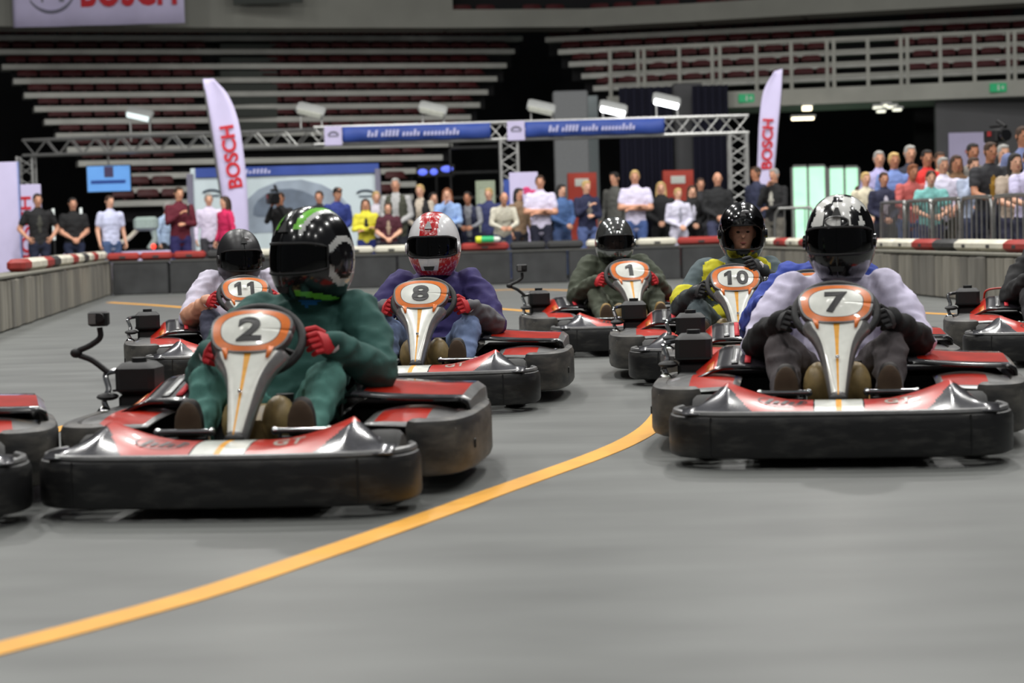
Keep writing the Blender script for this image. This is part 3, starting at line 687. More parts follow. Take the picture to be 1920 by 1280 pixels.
rowsL = [(396, 235, 330), (371, 215, 775), (347, 245, 780), (322, 245, 780), (297, 160, 830), (272, 140, 848), (247, 120, 866), (222, 100, 883), (199, 82, 900), (175, 64, 915), (150, 45, 932), (125, 25, 950), (99, -4, 965), (75, -40, 980)]
standL = struct(empty('stand_left'))
for i, (y, xl, xr) in enumerate(rowsL):
    d = 46.5 + .72*i; b = P(xr, y - 7, d); z = b.z; dl = d*(1 - .076*(xr - xl)/980); a = Vector(((xl - CX)*dl/F, dl, z)); dv = (b - a).normalized(); ang = math.atan2(dv.y, dv.x); L = (b - a).length
    roll = lambda px: 0
    beam(a, b, .13, .74, M_STEP, 'step_slab', standL)
    beam(a + Vector((.1, .5, -.13)), b + Vector((-.1, .5, -.13)), .34, .1, M_WALLD, 'riser', standL)
    if i > 5: a2 = PZ(410, y - 5, z); b2 = PZ(517, y - 5, z); up = Vector((0, .36, .2)); beam(a2 + up, b2 + up, .2, .36, M_AISLE, 'aisle_step', standL)
    n = int(L/.56)
    for j in range(n):
        q = a + dv*(.3 + j*.56); px = q.x*F/q.y + CX
        if 402 < px < 522 or px < -15: continue
        if i <= 5 and (340 < px < 715 or px > 790): continue
        if i == 4 and px > 700: pass
        stadium_seat(q + Vector((0, .28, 0)), ang, 'dark red seat in the %s row up of the stand behind the lilac feather flag' % ORD[i])
# right stand: rows come nearer towards the right
standR = struct(empty('stand_right'))
for i, (y, xl) in enumerate([(166, 1112), (143, 1090), (121, 1066), (98, 1046), (75, 1022)]):
    d = 51.0 + .72*i; p0 = P(xl, y - 5, d); d1 = d*.955; p1 = Vector(((1990 - CX)*d1/F, d1, p0.z))
    beam(p0, p1, .13, .74, M_STEP, 'step_slab', standR); ang = math.atan2(p1.y - p0.y, p1.x - p0.x)
    beam(p0 + Vector((.1, .5, -.13)), p1 + Vector((0, .5, -.13)), .34, .1, M_WALLD, 'riser', standR)
    L = (p1 - p0).length; n = int(L/.56); dv = (p1 - p0).normalized()
    for j in range(n):
        q = p0 + dv*(.3 + j*.56); px = q.x*F/q.y + CX
        if 1572 < px < 1708 or px > 1935: continue
        stadium_seat(q + Vector((0, .28, 0)), ang, 'dark red seat in the %s row up of the stand behind the grey railing' % ORD[i])
# landing slab and railing below the right stand
d0 = 48.0; q0 = P(1138, 181, d0); d1 = d0*.955; q1 = Vector(((1990 - CX)*d1/F, d1, q0.z))
struct(beam(q0, q1, .38, 3.0, M_CONC, 'landing_slab'))
rail = empty('railing', q0, math.atan2(q1.y - q0.y, q1.x - q0.x)); tag(rail, 'grey steel railing along the landing of the right stand', 'railing'); RL = (q1 - q0).length
for zz in (.28, .56, .84, 1.12): MB().tube([(0, .1, zz), (RL, .1, zz)], .032 if zz < 1 else .042, 8).build('rail', M_CONC, rail)
pxs = [1145, 1200, 1212, 1281, 1345, 1360, 1430, 1497, 1565, 1578, 1642, 1704, 1716, 1777, 1840, 1902, 1914]
for px in pxs:
    t = (px - 1138)/(1990 - 1138)*RL; MB().box(t - .04, t + .04, .06, .14, 0, 1.15).build('post', M_CONC, rail)
# upper deck
M_FASC = mat('fascia_grey', (150, 150, 142), .8, var=.08, scale=1)
pts = [(-60, 49), (480, 52), (850, 52), (1100, 50), (1300, 40), (1500, 28), (1720, 16), (1990, 1)]; zf = P(480, 52, 50).z
wp_ = [PZ(px, py, zf) for px, py in pts]
deck = struct(empty('upper_deck'))
for a, b in zip(wp_[:-1], wp_[1:]):
    h = 2.6 if a.x < (840 - CX)*50/F else .46
    beam(Vector((a.x, a.y, zf + h)), Vector((b.x, b.y, zf + h)), h, 1.2, M_FASC, 'fascia', deck)
    if h < 1:
        L = (b - a).length; dv = (b - a).normalized()
        beam(Vector((a.x, a.y + 1.2, zf + 3)), Vector((b.x, b.y + 1.2, zf + 3)), 3, .3, M_WALLD, 'parapet', deck)
        for j in range(int(L/.62)):
            q = a + dv*(.3 + j*.62)
            if abs((q.x*F/q.y + CX) - 975) < 12 or 1560 < q.x*F/q.y + CX < 1705: continue
            stadium_seat(Vector((q.x, q.y + .4, zf + .40)), math.atan2(dv.y, dv.x), 'dark red seat on the upper deck above the pale fascia')
MB().box(-6.6, -4.9, 49.2, 49.3, 6.55, 7.4).build('stair_opening', M_AISLE, deck)
# under-deck walls, pillars
struct(MB().box(P(1700, 200, 52).x, 24, 51, 51.2, 0, q0.z - .38).build('wall_passage', M_WALLD))
struct(MB().box(P(1752, 250, 47).x, 20, 46.8, 47, 0, q0.z - .4).build('wall_grey', M_WALLG))
pil = MB(); x0 = P(1040, 300, 46).x; pil.box(x0, x0 + .8*1.0, 46, 46.8, 0, 4.0, c=.03); struct(pil.build('pillar_1', mat('pillar_grey', (140, 142, 144), .8)))
pil = MB(); x0 = P(1045, 300, 48).x; pil.box(x0, x0 + 1.0, 48, 48.2, 0, 4.0); struct(pil.build('wall_panel', mat('pale_panel', (150, 160, 162), .6)))
pil = MB(); x0 = P(1265, 300, 47.5).x; pil.box(x0, x0 + .7, 47.5, 48.1, 0, 4.2, c=.03); struct(pil.build('pillar_2', M_WALLG))
cu = MB(); x0 = P(1165, 300, 47).x; x1 = P(1262, 300, 47).x
cu.grid(lambda u, v: (x0 + (x1-x0)*u, 47 + .09*math.sin(u*40), 4.1*v), np.linspace(0, 1, 60), [0, 1]); tag(cu.build('curtain', mat('curtain_navy', (28, 28, 48), .9), solid=.02), 'dark navy curtain hanging between the pillars', 'curtain')
cu = MB(); x2 = P(1302, 300, 47).x; x3 = P(1366, 300, 47).x
cu.grid(lambda u, v: (x2 + (x3-x2)*u, 47 + .09*math.sin(u*30), 4.1*v), np.linspace(0, 1, 40), [0, 1]); tag(cu.build('curtain', mat('curtain_navy', (28, 28, 48), .9), solid=.02), 'dark navy curtain next to the end truss tower', 'curtain')
# bright glazed doors at the end of the dark passage
M_GLOW = mat('daylight_glass', (150, 205, 170), .4, emit=1.5, var=.3, scale=1.8, rgb2=(240, 250, 246))
for n_, (a, b, y0, y1) in enumerate(((1484, 1550, 308, 400), (1552, 1612, 310, 372))):
    d = 50.5; A = P(a, y1, d); B = P(b, y0, d); dr = empty('door_%d' % (n_+1), ((A.x+B.x)/2, d, 0)); struct(dr); wd = (B.x - A.x)/2
    MB().box(-wd + .05, wd - .05, 0, .03, .05, B.z - .05).build('pane', M_GLOW, dr)
    f = MB(); f.box(-wd, -wd + .06, -.03, .05, 0, B.z); f.box(wd - .06, wd, -.03, .05, 0, B.z); f.box(-wd, wd, -.03, .05, B.z - .06, B.z); f.box(-wd + .4, -wd + .46, -.03, .04, 0, B.z); f.build('frame', M_STEEL, dr)
def ceil_lamp(px, py, d, w_, h, lb, col=(255, 238, 200), e=3):
    p = P(px, py, d); o = empty('ceiling_lamp', p); tag(o, lb, 'lamp', 'small lamps under the landing')
    MB().box(-w_, w_, -.1, .1, -h, 0, c=.01).build('diffuser', mat('lamp_glow_%d' % col[2], col, .5, emit=e), o); MB().box(-w_ - .03, w_ + .03, -.12, .12, 0, .05).build('housing', M_STEEL, o)
ceil_lamp(1505, 220, 46, .25, .06, 'warm strip lamp under the landing beside the right feather flag'); ceil_lamp(1513, 221 - 22, 46, .1, .1, 'small round lamp under the landing slab')
for i, (px, py) in enumerate(((1645, 200), (1660, 196), (1672, 199), (1682, 204), (1652, 207))): ceil_lamp(px, py, 46, .09, .05, 'little lamp in the cluster below the landing', (235, 235, 215), 1.2)
def exit_sign(px, py, d, lb):
    p = P(px, py, d); o = empty('exit_sign', p); tag(o, lb, 'sign'); MB().box(-.19, .19, 0, .06, -.1, .1, c=.01).build('case', mat('exit_green', (30, 140, 90), .5, emit=.5), o)
    m = MB(); m.box(-.02, .02, -.006, 0, -.06, .03); m.ell((0, -.004, .05), (.02, .006, .02), 0, 8, 5); m.add([(.06, -.006, 0), (.12, -.006, .05), (.12, -.006, -.05)], [(0, 1, 2)]); m.build('pictogram', M_WHT, o)
exit_sign(1400, 184, 47.27, 'green emergency exit sign beside the right feather flag'); exit_sign(1872, 164, 46.03, 'green emergency exit sign above the right crowd')

# ================================================================== BANNERS, TRUSS, STANDS' DRESSING
def flat_panel(name, px0, px1, py0, py1, d, m, label, cat, th=.06, zb=None):
    A = P(px0, py1, d); B = P(px1, py0, d); o = empty(name, ((A.x + B.x)/2, d, zb if zb is not None else A.z)); tag(o, label, cat)
    w_ = (B.x - A.x)/2; h = B.z - o.location.z; MB().box(-w_, w_, 0, th, 0, h, c=.008).build('panel', m, o); return o, w_, h
def put_text(o, body, x, z, wd, ht, m, rot=0, bold=.02, name='lettering'):
    t = text_mb(body, wd, ht, bold, .004); t.xf(Matrix.Translation((x, -.004, z)) @ Matrix.Rotation(rot, 4, 'Y')); return t.build(name, m, o, smooth=False)
def armature_logo(o, x, z, r, m):
    mb = MB(); mb.tube([(x + r*math.cos(a), -.008, z + r*math.sin(a)) for a in [2*math.pi*i/32 for i in range(32)]], r*.07, 6, closed=True)
    for s in (-1, 1): mb.box(x + s*r*.42 - r*.1, x + s*r*.42 + r*.1, -.012, -.002, z - r*.6, z + r*.6)
    mb.box(x - r*.42, x + r*.42, -.012, -.002, z - r*.09, z + r*.09); mb.build('emblem', m, o)
A = P(26, 52, 47.2); B = P(347, 52, 47.2); hb = empty('hanging_banner', ((A.x+B.x)/2, 47.2, A.z)); tag(hb, 'pale lilac banner with red lettering and grey emblem hung from the upper deck', 'banner'); w_ = (B.x - A.x)/2
MB().grid(lambda u, v: (u*w_, .03*math.sin(u*9) - .02, v*1.9), np.linspace(-1, 1, 40), np.linspace(0, 1, 5)).build('cloth', M_LILAC, hb, solid=.01)
put_text(hb, 'BOSCH', w_*.36, .82, 2.25, .80, M_BRED, bold=.03).location.y = -.06
armature_logo(hb, -w_*.55, .92, .58, M_BGREY)
# curved feather flags
def feather(left, right, d, label, base_py, tx, tz, tw, rot, ln):
    e = empty('feather_flag', (P(*left[-1], d).x, d, 0)); tag(e, label, 'flag'); x0 = e.location.x
    Lp = cr([np.array(P(*q, d)) for q in left], 5); Rp = cr([np.array(P(*q, d)) for q in right], 5); mb = MB(); n = len(Lp); rings = []
    for i in range(n):
        r_ = Rp[min(len(Rp)-1, int(i*(len(Rp)-1)/(n-1)))]; rings.append([(Lp[i][0]*(1-t) + r_[0]*t - x0, .04*math.sin(t*3 + i*.15), Lp[i][2]*(1-t) + r_[2]*t) for t in np.linspace(0, 1, 6)])
    mb.loft(rings, caps=False, closed=False); mb.build('sail', M_LILAC, e, solid=.008)
    po = left if ln == 'L' else right
    pp = [np.array(P(*q, d)) for q in po]; pl = [(p[0] - x0, .02, p[2]) for p in pp] + [(pp[-1][0] - x0 + .02, .02, .03)]
    MB().tube(cr(pl, 4), .02, 8).build('pole', M_GREY, e); MB().cyl((pp[-1][0] - x0 + .02, .02, .03), .25, .05, 'z', 20).build('base', M_BLKM, e)
    t = text_mb('BOSCH', tw[0], tw[1], .03, .004); t.xf(Matrix.Translation((P(tx, tz, d).x - x0, -.055, P(tx, tz, d).z)) @ Matrix.Rotation(rot, 4, 'Y')); t.build('lettering', M_BRED, e, smooth=False); return e
ff = feather([(380, 148), (390, 210), (400, 275), (410, 340), (420, 400), (428, 452)], [(400, 147), (428, 178), (447, 225), (457, 285), (463, 350), (467, 452)], 34.5, 'pale lilac feather flag with red lettering and grey emblem beside the woman in pink', 452, 434, 294, (1.08, .25), -math.pi/2 - R(7), 'L')
armature_logo(ff, P(444, 396, 34.5).x - ff.location.x, P(444, 396, 34.5).z, .13, M_BGREY)
feather([(1452, 133), (1432, 170), (1424, 225), (1421, 290), (1419, 345), (1418, 395)], [(1467, 129), (1464, 180), (1458, 240), (1453, 300), (1448, 345), (1444, 395)], 36, 'slim pale feather flag with red lettering behind the two men in dark jackets', 395, 1438, 270, (.9, .2), -math.pi/2 + R(3), 'R')
o, w_, h = flat_panel('banner_stand', -40, 34, 303, 500, 33.0, M_LILAC, 'tall lilac banner panel next to the man in black printed T-shirt', 'banner', zb=0)
MB().box(w_ - .02, w_, -.01, .07, 0, h).build('edge', mat('edge_blue', (150, 165, 220), .6), o)
o, w_, h = flat_panel('banner_stand', 30, 75, 345, 500, 34.0, M_LILAC, 'narrow white roll-up banner with red lettering behind the man in black printed T-shirt', 'banner', zb=0)
put_text(o, 'BOSCH', -.03, h*.58, h*.62, .2, M_BRED, -math.pi/2)
# truss
def truss(a, b, s, label, nseg, name='truss'):
    a = Vector(a); b = Vector(b); e = empty(name, a); tag(e, label, 'truss'); d = b - a; L = d.length; t = d.normalized()
    u = Vector((0, 1, 0)); v = t.cross(u).normalized(); u = v.cross(t)
    cs = [(-s, -s), (s, -s), (s, s), (-s, s)]
    for i, (p, q) in enumerate(cs): o_ = u*p + v*q; MB().tube([tuple(o_), tuple(o_ + d)], .03, 8).build('chord', M_ALU, e)
    for k in range(nseg):
        for i in range(4):
            p0 = u*cs[i][0] + v*cs[i][1]; p1 = u*cs[(i+1) % 4][0] + v*cs[(i+1) % 4][1]
            if k % 2: p0, p1 = p1, p0
            MB().tube([tuple(p0 + d*(k/nseg)), tuple(p1 + d*((k+1)/nseg))], .014, 6).build('brace', M_ALU, e)
    return e
TD = 38.0
tA = P(610, 250, TD); tB = P(1402, 234, TD); tz = (tA.z + tB.z)/2 - .02; tA.z = tz; tB.z = tz
truss((tA.x - .2, TD, tz), (tB.x, TD, tz), .16, 'long aluminium truss beam carrying two blue banners', 30)
tC = P(20, 272, TD + 3); truss((tC.x, TD + 4.5, tC.z), (tA.x - .2, TD + .6, tz), .16, 'aluminium truss beam running back behind the left feather flag', 22)
for px, lb in ((955, 'upright aluminium truss tower in the middle of the beam'), (1384, 'upright aluminium truss tower at the right end of the beam')):
    x = P(px, 300, TD).x; truss((x, TD, .05), (x, TD, tz - .18), .16, lb, 12, 'truss_tower')
x = P(38, 300, TD + 4).x; truss((x, TD + 4.5, .05), (x, TD + 4.5, tC.z - .18), .16, 'upright aluminium truss tower behind the lilac banner panel', 12, 'truss_tower')
for a, b, lb in ((642, 920, 'blue banner with pale lettering on the truss left of the middle tower'), (985, 1246, 'blue banner with pale lettering on the truss right of the middle tower')):
    A = P(a, 252, TD - .25); B = P(b, 246, TD - .25); o = empty('truss_banner', ((A.x+B.x)/2, TD - .25, tz - .13)); tag(o, lb, 'banner'); w_ = (B.x - A.x)/2
    MB().grid(lambda u, v: (u*w_, .012*math.sin(u*14 + v*3), v*.28), np.linspace(-1, 1, 40), [0, .5, 1]).build('cloth', M_BLUE, o, solid=.008)
    lt = strokes_mb([3, 5, 5, 10], w_*1.25, .12).build('lettering', mat('banner_pale', (196, 196, 232), .7), o, smooth=False); lt['kind'] = 'stuff'; lt.location = (-.05*w_, -.02, .14)
    lg = MB().box(-w_ - .34, -w_ - .01, -.01, .01, -.06, .30); l = lg.build('logo_panel', M_LILAC, o)
    lm = MB(); lm.tube([(-w_ - .17 + .09*math.cos(a_), -.016, .13 + .06*math.sin(a_)) for a_ in [math.pi*i/10 for i in range(11)]], .018, 6); lm.box(-w_ - .26, -w_ - .08, -.02, -.01, .10, .125); lm.build('emblem', M_BGREY, l)
# floodlights on the truss
for px, py, lit, lb in ((262, 212, 1, 'white twin tube floodlight on the left truss'), (583, 205, 0, 'white floodlight above the start of the blue banner'), (812, 203, 0, 'white floodlight above the end of the first blue banner'), (1015, 200, 0, 'unlit white floodlight above the second blue banner'),
                        (1150, 201, 2, 'lit floodlight tilted over the second blue banner'), (1250, 187, 2, 'lit floodlight beside the end of the second blue banner')):
    d = TD + (3.2 if px < 300 else 0); p = P(px, py, d); o = empty('floodlight', (p.x, d, tz + .17)); tag(o, lb, 'floodlight', 'floodlights on the truss'); zc = p.z - o.location.z
    ml = mat('flood_lit', (250, 250, 255), .4, emit=6) if lit == 2 else (mat('flood_soft', (225, 240, 240), .4, emit=.9) if lit else mat('flood_glass', (210, 212, 200), .3))
    b = MB().box(-.27, .27, -.16, .16, -.07, .05, c=.03); b.xf(Matrix.Translation((0, 0, zc)) @ Matrix.Rotation(R(14), 4, 'Y') @ Matrix.Rotation(R(30), 4, 'X')); b.build('housing', mat('flood_housing', (176, 178, 176), .5), o)
    g = MB().box(-.23, .23, -.19, -.155, -.06, .05, c=.012); g.xf(Matrix.Translation((0, 0, zc)) @ Matrix.Rotation(R(14), 4, 'Y') @ Matrix.Rotation(R(30), 4, 'X')); g.build('glass', ml, o)
    br = MB()
    for s in (-1, 1): br.tube([(s*.2, 0, -.02), (s*.2, 0, zc)], .018, 6)
    br.build('bracket', M_ALU, o)
# exhibition wall with the picture of a silver car
o, w_, h = flat_panel('exhibition_wall', 362, 708, 306, 470, 36.5, mat('poster_white', (206, 220, 224), .6, var=.03), 'white exhibition wall with blue header and picture of a silver car', 'display wall', th=.2, zb=0)
MB().box(-w_ + .1, w_ + .02, -.04, .0, h - .17, h).build('header', M_BLUE, o)
lt = strokes_mb([9], .62, .085).build('lettering', mat('banner_pale', (196, 196, 232), .7), o, smooth=False); lt['kind'] = 'stuff'; lt.location = (-w_*.32, -.045, h - .085)
def poly_print(o, pts, m, y, name):
    mb = MB().prism(pts, y, y + .006); return mb.build(name, m, o, smooth=False)
car = [(-.95, .50), (-.92, .78), (-.80, 1.0), (-.55, 1.22), (-.2, 1.36), (.2, 1.38), (.55, 1.28), (.85, 1.10), (1.0, .9), (1.05, .55), (.9, .45), (-.8, .42)]
poly_print(o, [(x*1.05 + .1, z + .5) for x, z in car], mat('print_silver', (150, 162, 176), .6, var=.25, scale=2), -.008, 'car_print')
poly_print(o, [(x*.62 + .0, 1.0 + z*.52) for x, z in car], mat('print_grey', (104, 116, 132), .6, var=.3, scale=2.5), -.014, 'windscreen_print')
for xx, zz in ((-w_*.78, h*.78), (w_*.86, h*.74)):
    lg = MB(); lg.tube([(xx + .16*math.cos(a), -.012, zz + .07*math.sin(a)) for a in [math.pi*(.1 + .8*i/10) for i in range(11)]], .02, 6); lg.box(xx - .12, xx + .14, -.016, -.006, zz - .05, zz - .025); lg.build('emblem', mat('emblem_dark', (52, 66, 84), .5), o)
MB().box(-w_ - .06, -w_ + .05, -.06, .2, 0, h - .1).build('side_post', M_BGREY, o); MB().box(w_ - .05, w_ + .04, -.06, .2, 0, h - .1).build('side_post', M_BGREY, o)
# hanging television
A = P(163, 362, 41.2); B = P(245, 308, 41.2); o = empty('television', ((A.x+B.x)/2, 41.2, A.z)); tag(o, 'flat television showing a light blue picture hung from the truss', 'television'); w_ = (B.x-A.x)/2; h = B.z - A.z
MB().box(-w_, w_, 0, .07, 0, h, c=.01).build('case', M_BLKM, o); MB().box(-w_ + .02, w_ - .02, -.006, 0, .025, h - .02).build('screen', mat('screen_blue', (96, 150, 214), .3, emit=.55, var=.1, scale=3), o)
MB().box(-w_*.8, w_*.75, -.009, -.006, h*.32, h*.45).build('screen_bar', mat('screen_dark', (40, 70, 140), .3, emit=.3), o); MB().box(-.09, .1, -.009, -.006, h*.55, h - .03).build('screen_figure', mat('screen_fig', (70, 60, 90), .3, emit=.3), o)
MB().tube([(0, .03, h), (0, .03, 3.05 - A.z)], .02, 8).build('hanger', M_STEEL, o)
# blue glowing screen, signs and red boxes in the dark middle
A = P(784, 332, 41); B = P(852, 308, 41); o = empty('light_sign', ((A.x+B.x)/2, 41, A.z)); tag(o, 'dark board with glowing blue patches beside the exhibition wall', 'sign'); w_ = (B.x-A.x)/2; h = B.z - A.z
MB().box(-w_, w_, 0, .05, 0, h).build('board', M_BLKM, o); MB().tube([(0, .03, 0), (0, .03, -A.z)], .03, 8).build('post', M_BLKM, o)
for x, s in ((-.28, .10), (-.05, .08), (.22, .13)): MB().ell((x, -.005, h*.5 + (.03 if s > .1 else -.02)), (s, .01, .065), 0, 12, 6).build('glow', mat('blue_glow', (92, 110, 235), .4, emit=1.0), o)
o, w_, h = flat_panel('sign_board', 956, 1008, 322, 385, 35.5, M_LILAC, 'white sign board with pink emblem and blue edge behind the man in white polo', 'sign', zb=0)
MB().box(-w_ - .1, -w_, 0, .08, 0, h - .12).build('edge', M_BLUE, o)
pk = MB(); pk.ell((.12, -.006, h - .36), (.13, .01, .05), 0, 12, 6); pk.ell((.05, -.006, h - .30), (.07, .01, .04), 0, 12, 6); pk.build('emblem', mat('pink', (214, 60, 120), .6), o)
for a, b, y0, lb in ((1066, 1118, 323, 'red cabinet with pale plate behind the blond teenager'), (1245, 1300, 318, 'red cabinet with pale plate between the navy curtains')):
    o, w_, h = flat_panel('red_cabinet', a, b, y0, 400, 42, mat('cabinet_red', (186, 62, 44), .5), lb, 'cabinet', th=.4, zb=0); MB().box(-w_*.5, w_*.45, -.012, 0, h - .28, h - .12).build('plate', M_WHT, o)
o, w_, h = flat_panel('sign_board', 1780, 1856, 247, 330, 46.7, M_LILAC, 'white sign board with small red mark on the grey wall', 'sign', zb=1.75); MB().box(-.1, .12, -.008, 0, h*.55, h*.62).build('mark', M_BRED, o)
o, w_, h = flat_panel('cabinet', 893, 928, 338, 400, 37, mat('cabinet_sage', (150, 160, 138), .6), 'pale sage cabinet behind the crouching spectators', 'cabinet', th=.3, zb=0); MB().box(-w_*.7, w_*.7, -.01, 0, h*.5, h*.92, c=.01).build('door', mat('cabinet_sage2', (164, 172, 152), .6), o)
x = P(880, 300, 40).x; rk = empty('equipment_rack', (x, 40, 0)); tag(rk, 'dark equipment rack standing beside the middle truss tower', 'rack')
for i in range(5): MB().box(-.4, .6, 0, .5, .5 + i*.5, .55 + i*.5).build('shelf', M_BLKM, rk)
for s in (-.4, .58): MB().box(s, s + .03, 0, .5, 0, 2.8).build('upright', M_BLKM, rk)
# desk with an exhibit on the left
A = P(118, 466, 33.6); B = P(322, 466, 33.6); o = empty('display_table', ((A.x+B.x)/2, 33.6, 0)); tag(o, 'low table with pale lilac cloth behind the barrier', 'table'); w_ = (B.x-A.x)/2
MB().box(-w_, w_, 0, .8, .62, .67, c=.01).build('top', M_LILAC, o); MB().box(-w_, w_, 0, .02, .2, .62).build('cloth_front', M_LILAC, o)
for s in (-1, 1): MB().box(s*w_*.95 - .03, s*w_*.95 + .03, .7, .76, 0, .62).build('leg', M_STEEL, o)
ex = empty('exhibit_machine', (P(272, 440, 34).x, 34.0, .672)); tag(ex, 'pale grey exhibit machine with red light standing on the lilac table', 'machine')
MB().box(-.2, .2, 0, .3, .34, .58, c=.05).build('head', mat('exhibit_grey', (150, 166, 160), .5), ex); MB().tube([(.12, .12, .36), (.15, .12, .2), (.05, .12, .03)], [.06, .05, .06], 10).build('stem', mat('exhibit_grey', (150, 166, 160), .5), ex)
MB().tube(cr([(-.15, .1, .36), (-.3, .08, .22), (-.5, .08, .12), (-.62, .08, .03)], 4), .04, 8).build('arm', mat('exhibit_cream', (190, 184, 166), .6), ex); MB().box(-.3, .3, 0, .3, 0, .03, c=.01).build('foot', M_BLKM, ex)
MB().ell((.14, -.02, .07), (.045, .03, .05), 0, 12, 8).build('red_light', mat('red_glow', (240, 60, 40), .4, emit=1.2), ex)
for px, lb in ((100, 'thin white light tube behind the man in black printed T-shirt'), (152, 'thin white light tube behind the man in black V-neck shirt')):
    p = P(px, 405, 35); o = empty('light_tube', (p.x, 35, 0)); tag(o, lb, 'lamp'); MB().tube([(0, 0, .9), (0, 0, 1.45)], .025, 8).build('tube', mat('tube_soft', (225, 232, 228), .5, emit=.35), o); MB().tube([(0, 0, 0), (0, 0, .9)], .02, 8).build('stand', M_BLKM, o)
# bottle on the barrier
p = P(915, 462, 31.5); bt = empty('drink_bottle', (p.x, 31.48, .666)); tag(bt, 'yellow and green drink bottle lying on the red barrier block', 'bottle')
MB().tube([(-.19, 0, .05), (-.17, 0, .05), (-.10, 0, .05)], [.045, .055, .055], 14).build('cap', mat('bottle_yellow', (214, 226, 50), .4), bt)
MB().tube([(-.10, 0, .05), (.06, 0, .05), (.10, 0, .05)], [.052, .052, .045], 14).build('body', mat('bottle_green', (40, 176, 110), .4), bt); MB().tube([(.10, 0, .05), (.17, 0, .05), (.2, 0, .05)], [.045, .04, .02], 14).build('base', M_WHT, bt)

# ---- steel crowd fences
def fence(a, b, label, n=2, h=1.08):
    a = Vector(a); b = Vector(b); L = (b - a).length; ang = math.atan2(b.y - a.y, b.x - a.x); e = empty('crowd_fence', a, ang); tag(e, label, 'fence')
    MB().tube(cr([(0, 0, .05), (0, 0, h*.8), (.06, 0, h - .03), (.14, 0, h), (L - .14, 0, h), (L - .06, 0, h - .03), (L, 0, h*.8), (L, 0, .05)], 4), .024, 8).build('frame', M_STEEL, e)
    MB().tube([(0, 0, .16), (L, 0, .16)], .018, 8).build('bottom_rail', M_STEEL, e); k = int(L/.16)
    for i in range(1, k): MB().tube([(L*i/k, 0, .16), (L*i/k, 0, h)], .010, 6).build('bar', M_STEEL, e)
    for x in (L*.12, L*.88): MB().box(x - .025, x + .025, -.28, .28, .0, .05, c=.01).build('foot', M_STEEL, e)
def on_floor(px, d): return Vector(((px - CX)*d/F, d, 0))
fence(on_floor(1458, 32.6), on_floor(1534, 32.2), 'grey steel crowd fence beside the man in black with pale scarf')
fx = [(1655, 27.3), (1702, 25.6), (1752, 24.2), (1805, 23.0), (1865, 21.9), (1935, 20.9)]
for i in range(5): fence(on_floor(*fx[i]) + Vector((.02, 0, 0)), on_floor(*fx[i+1]), 'grey steel crowd fence panel in front of %s' % ['the boy in navy', 'the child in teal', 'the man in white T-shirt', 'the young man in black T-shirt', 'the bearded man in lilac shirt'][i])

# ================================================================== KARTS AND DRIVERS
M_SH_D = mat('shoe_dark', (40, 36, 34), .7)
k7 = kart_at(1572, 7.0, -.5, number='7', label='go-kart with number 7 plate, driver in white shirt and checkered helmet')
k10 = kart_at(1392, 10.75, -3, number='10', label='go-kart with number 10 plate, driver in grey and yellow overalls')
k8 = kart_at(763, 9.50, 8, number='8', label='go-kart with number 8 plate, driver in navy shirt')
k2 = kart_at(390, 6.15, 15, number='2', label='go-kart with number 2 plate, driver in green, action camera on an arm', camera_arm=True, steer=R(25))
k1 = kart_at(1208, 13.4, -9, number='1', label='go-kart with number 1 plate and action camera, driver in olive overalls', camera_arm=True)
k11 = kart_at(472, 11.4, -3, number='11', label='go-kart with number 11 plate, driver in white T-shirt and matte helmet')
kb = kart_at(1535, 8.92, -3, label='go-kart half hidden behind kart number 7, driver in blue')
kr = kart_at(2015, 11.3, -3, label='go-kart beside the ribbed barrier, driver in black with red gloves', hoop=True)
kl = kart_at(-345, 5.95, 4, label='go-kart of which only one scuffed side pod shows, beside kart number 2')
GR = [mat('glove_red', (186, 24, 34), .7), mat('glove_white', (220, 214, 214), .7)]; GB = [mat('glove_black', (26, 26, 28), .7), mat('glove_black', (26, 26, 28), .7)]; GW = [GB[0], GR[1]]
jeans = cloth((104, 122, 158))
driver(k7, 'driver in white shirt with black sleeves and checkered helmet in kart number 7', cloth((208, 202, 226)), cloth((14, 14, 16)), cloth((74, 68, 70)), M_SH_D, GB, 'check7', R(-6), .03)
MATS['trim'] = cloth((206, 198, 40))
ex10 = [dict(limb([(s*.14 + .04, 1.19, .665), (s*.14 + .03, 1.165, .53)], [.055, .055], 'trim'), bias=-.45) for s in (-1, 1)] + [limb([(s*.29, 1.13, .47), (s*.305, 1.12, .45)], [.09, .09], 'trim') for s in (-1, 1)] + [dict(limb([(-.10, 1.125, .36), (.14, 1.125, .36)], [.05, .05], 'trim'), bias=-.4)]
driver(k10, 'driver in grey and yellow overalls with open-faced black helmet in kart number 10', cloth((86, 100, 104)), cloth((46, 52, 54)), cloth((78, 90, 94)), M_SH_D, GW, 'open', 0, .08, hands=[(-.20, .755, .535), (.11, .68, .68)], dz=.02, style_extra=ex10)
driver(k8, 'driver in navy T-shirt, grey sleeves and red-striped white helmet in kart number 8', cloth((52, 44, 98)), cloth((92, 92, 96)), jeans, M_SH_D, GR, 'race8', R(-4))
driver(k2, 'driver in dark green jacket with black helmet and green stripes in kart number 2', cloth((42, 84, 78)), cloth((42, 84, 78)), cloth((74, 124, 115)), M_SH_D, GR, 'green2', R(-32), .10, hands=[(-.19, .77, .52), (.215, .75, .55)], collar=cloth((40, 120, 196)))
driver(k1, 'driver in dark olive overalls with dark chrome helmet in kart number 1', cloth((66, 72, 58)), cloth((66, 72, 58)), cloth((72, 78, 64)), mat('shoe_tan', (150, 122, 70), .7), GR, 'chrome1', R(4), -.02, dz=-.04)
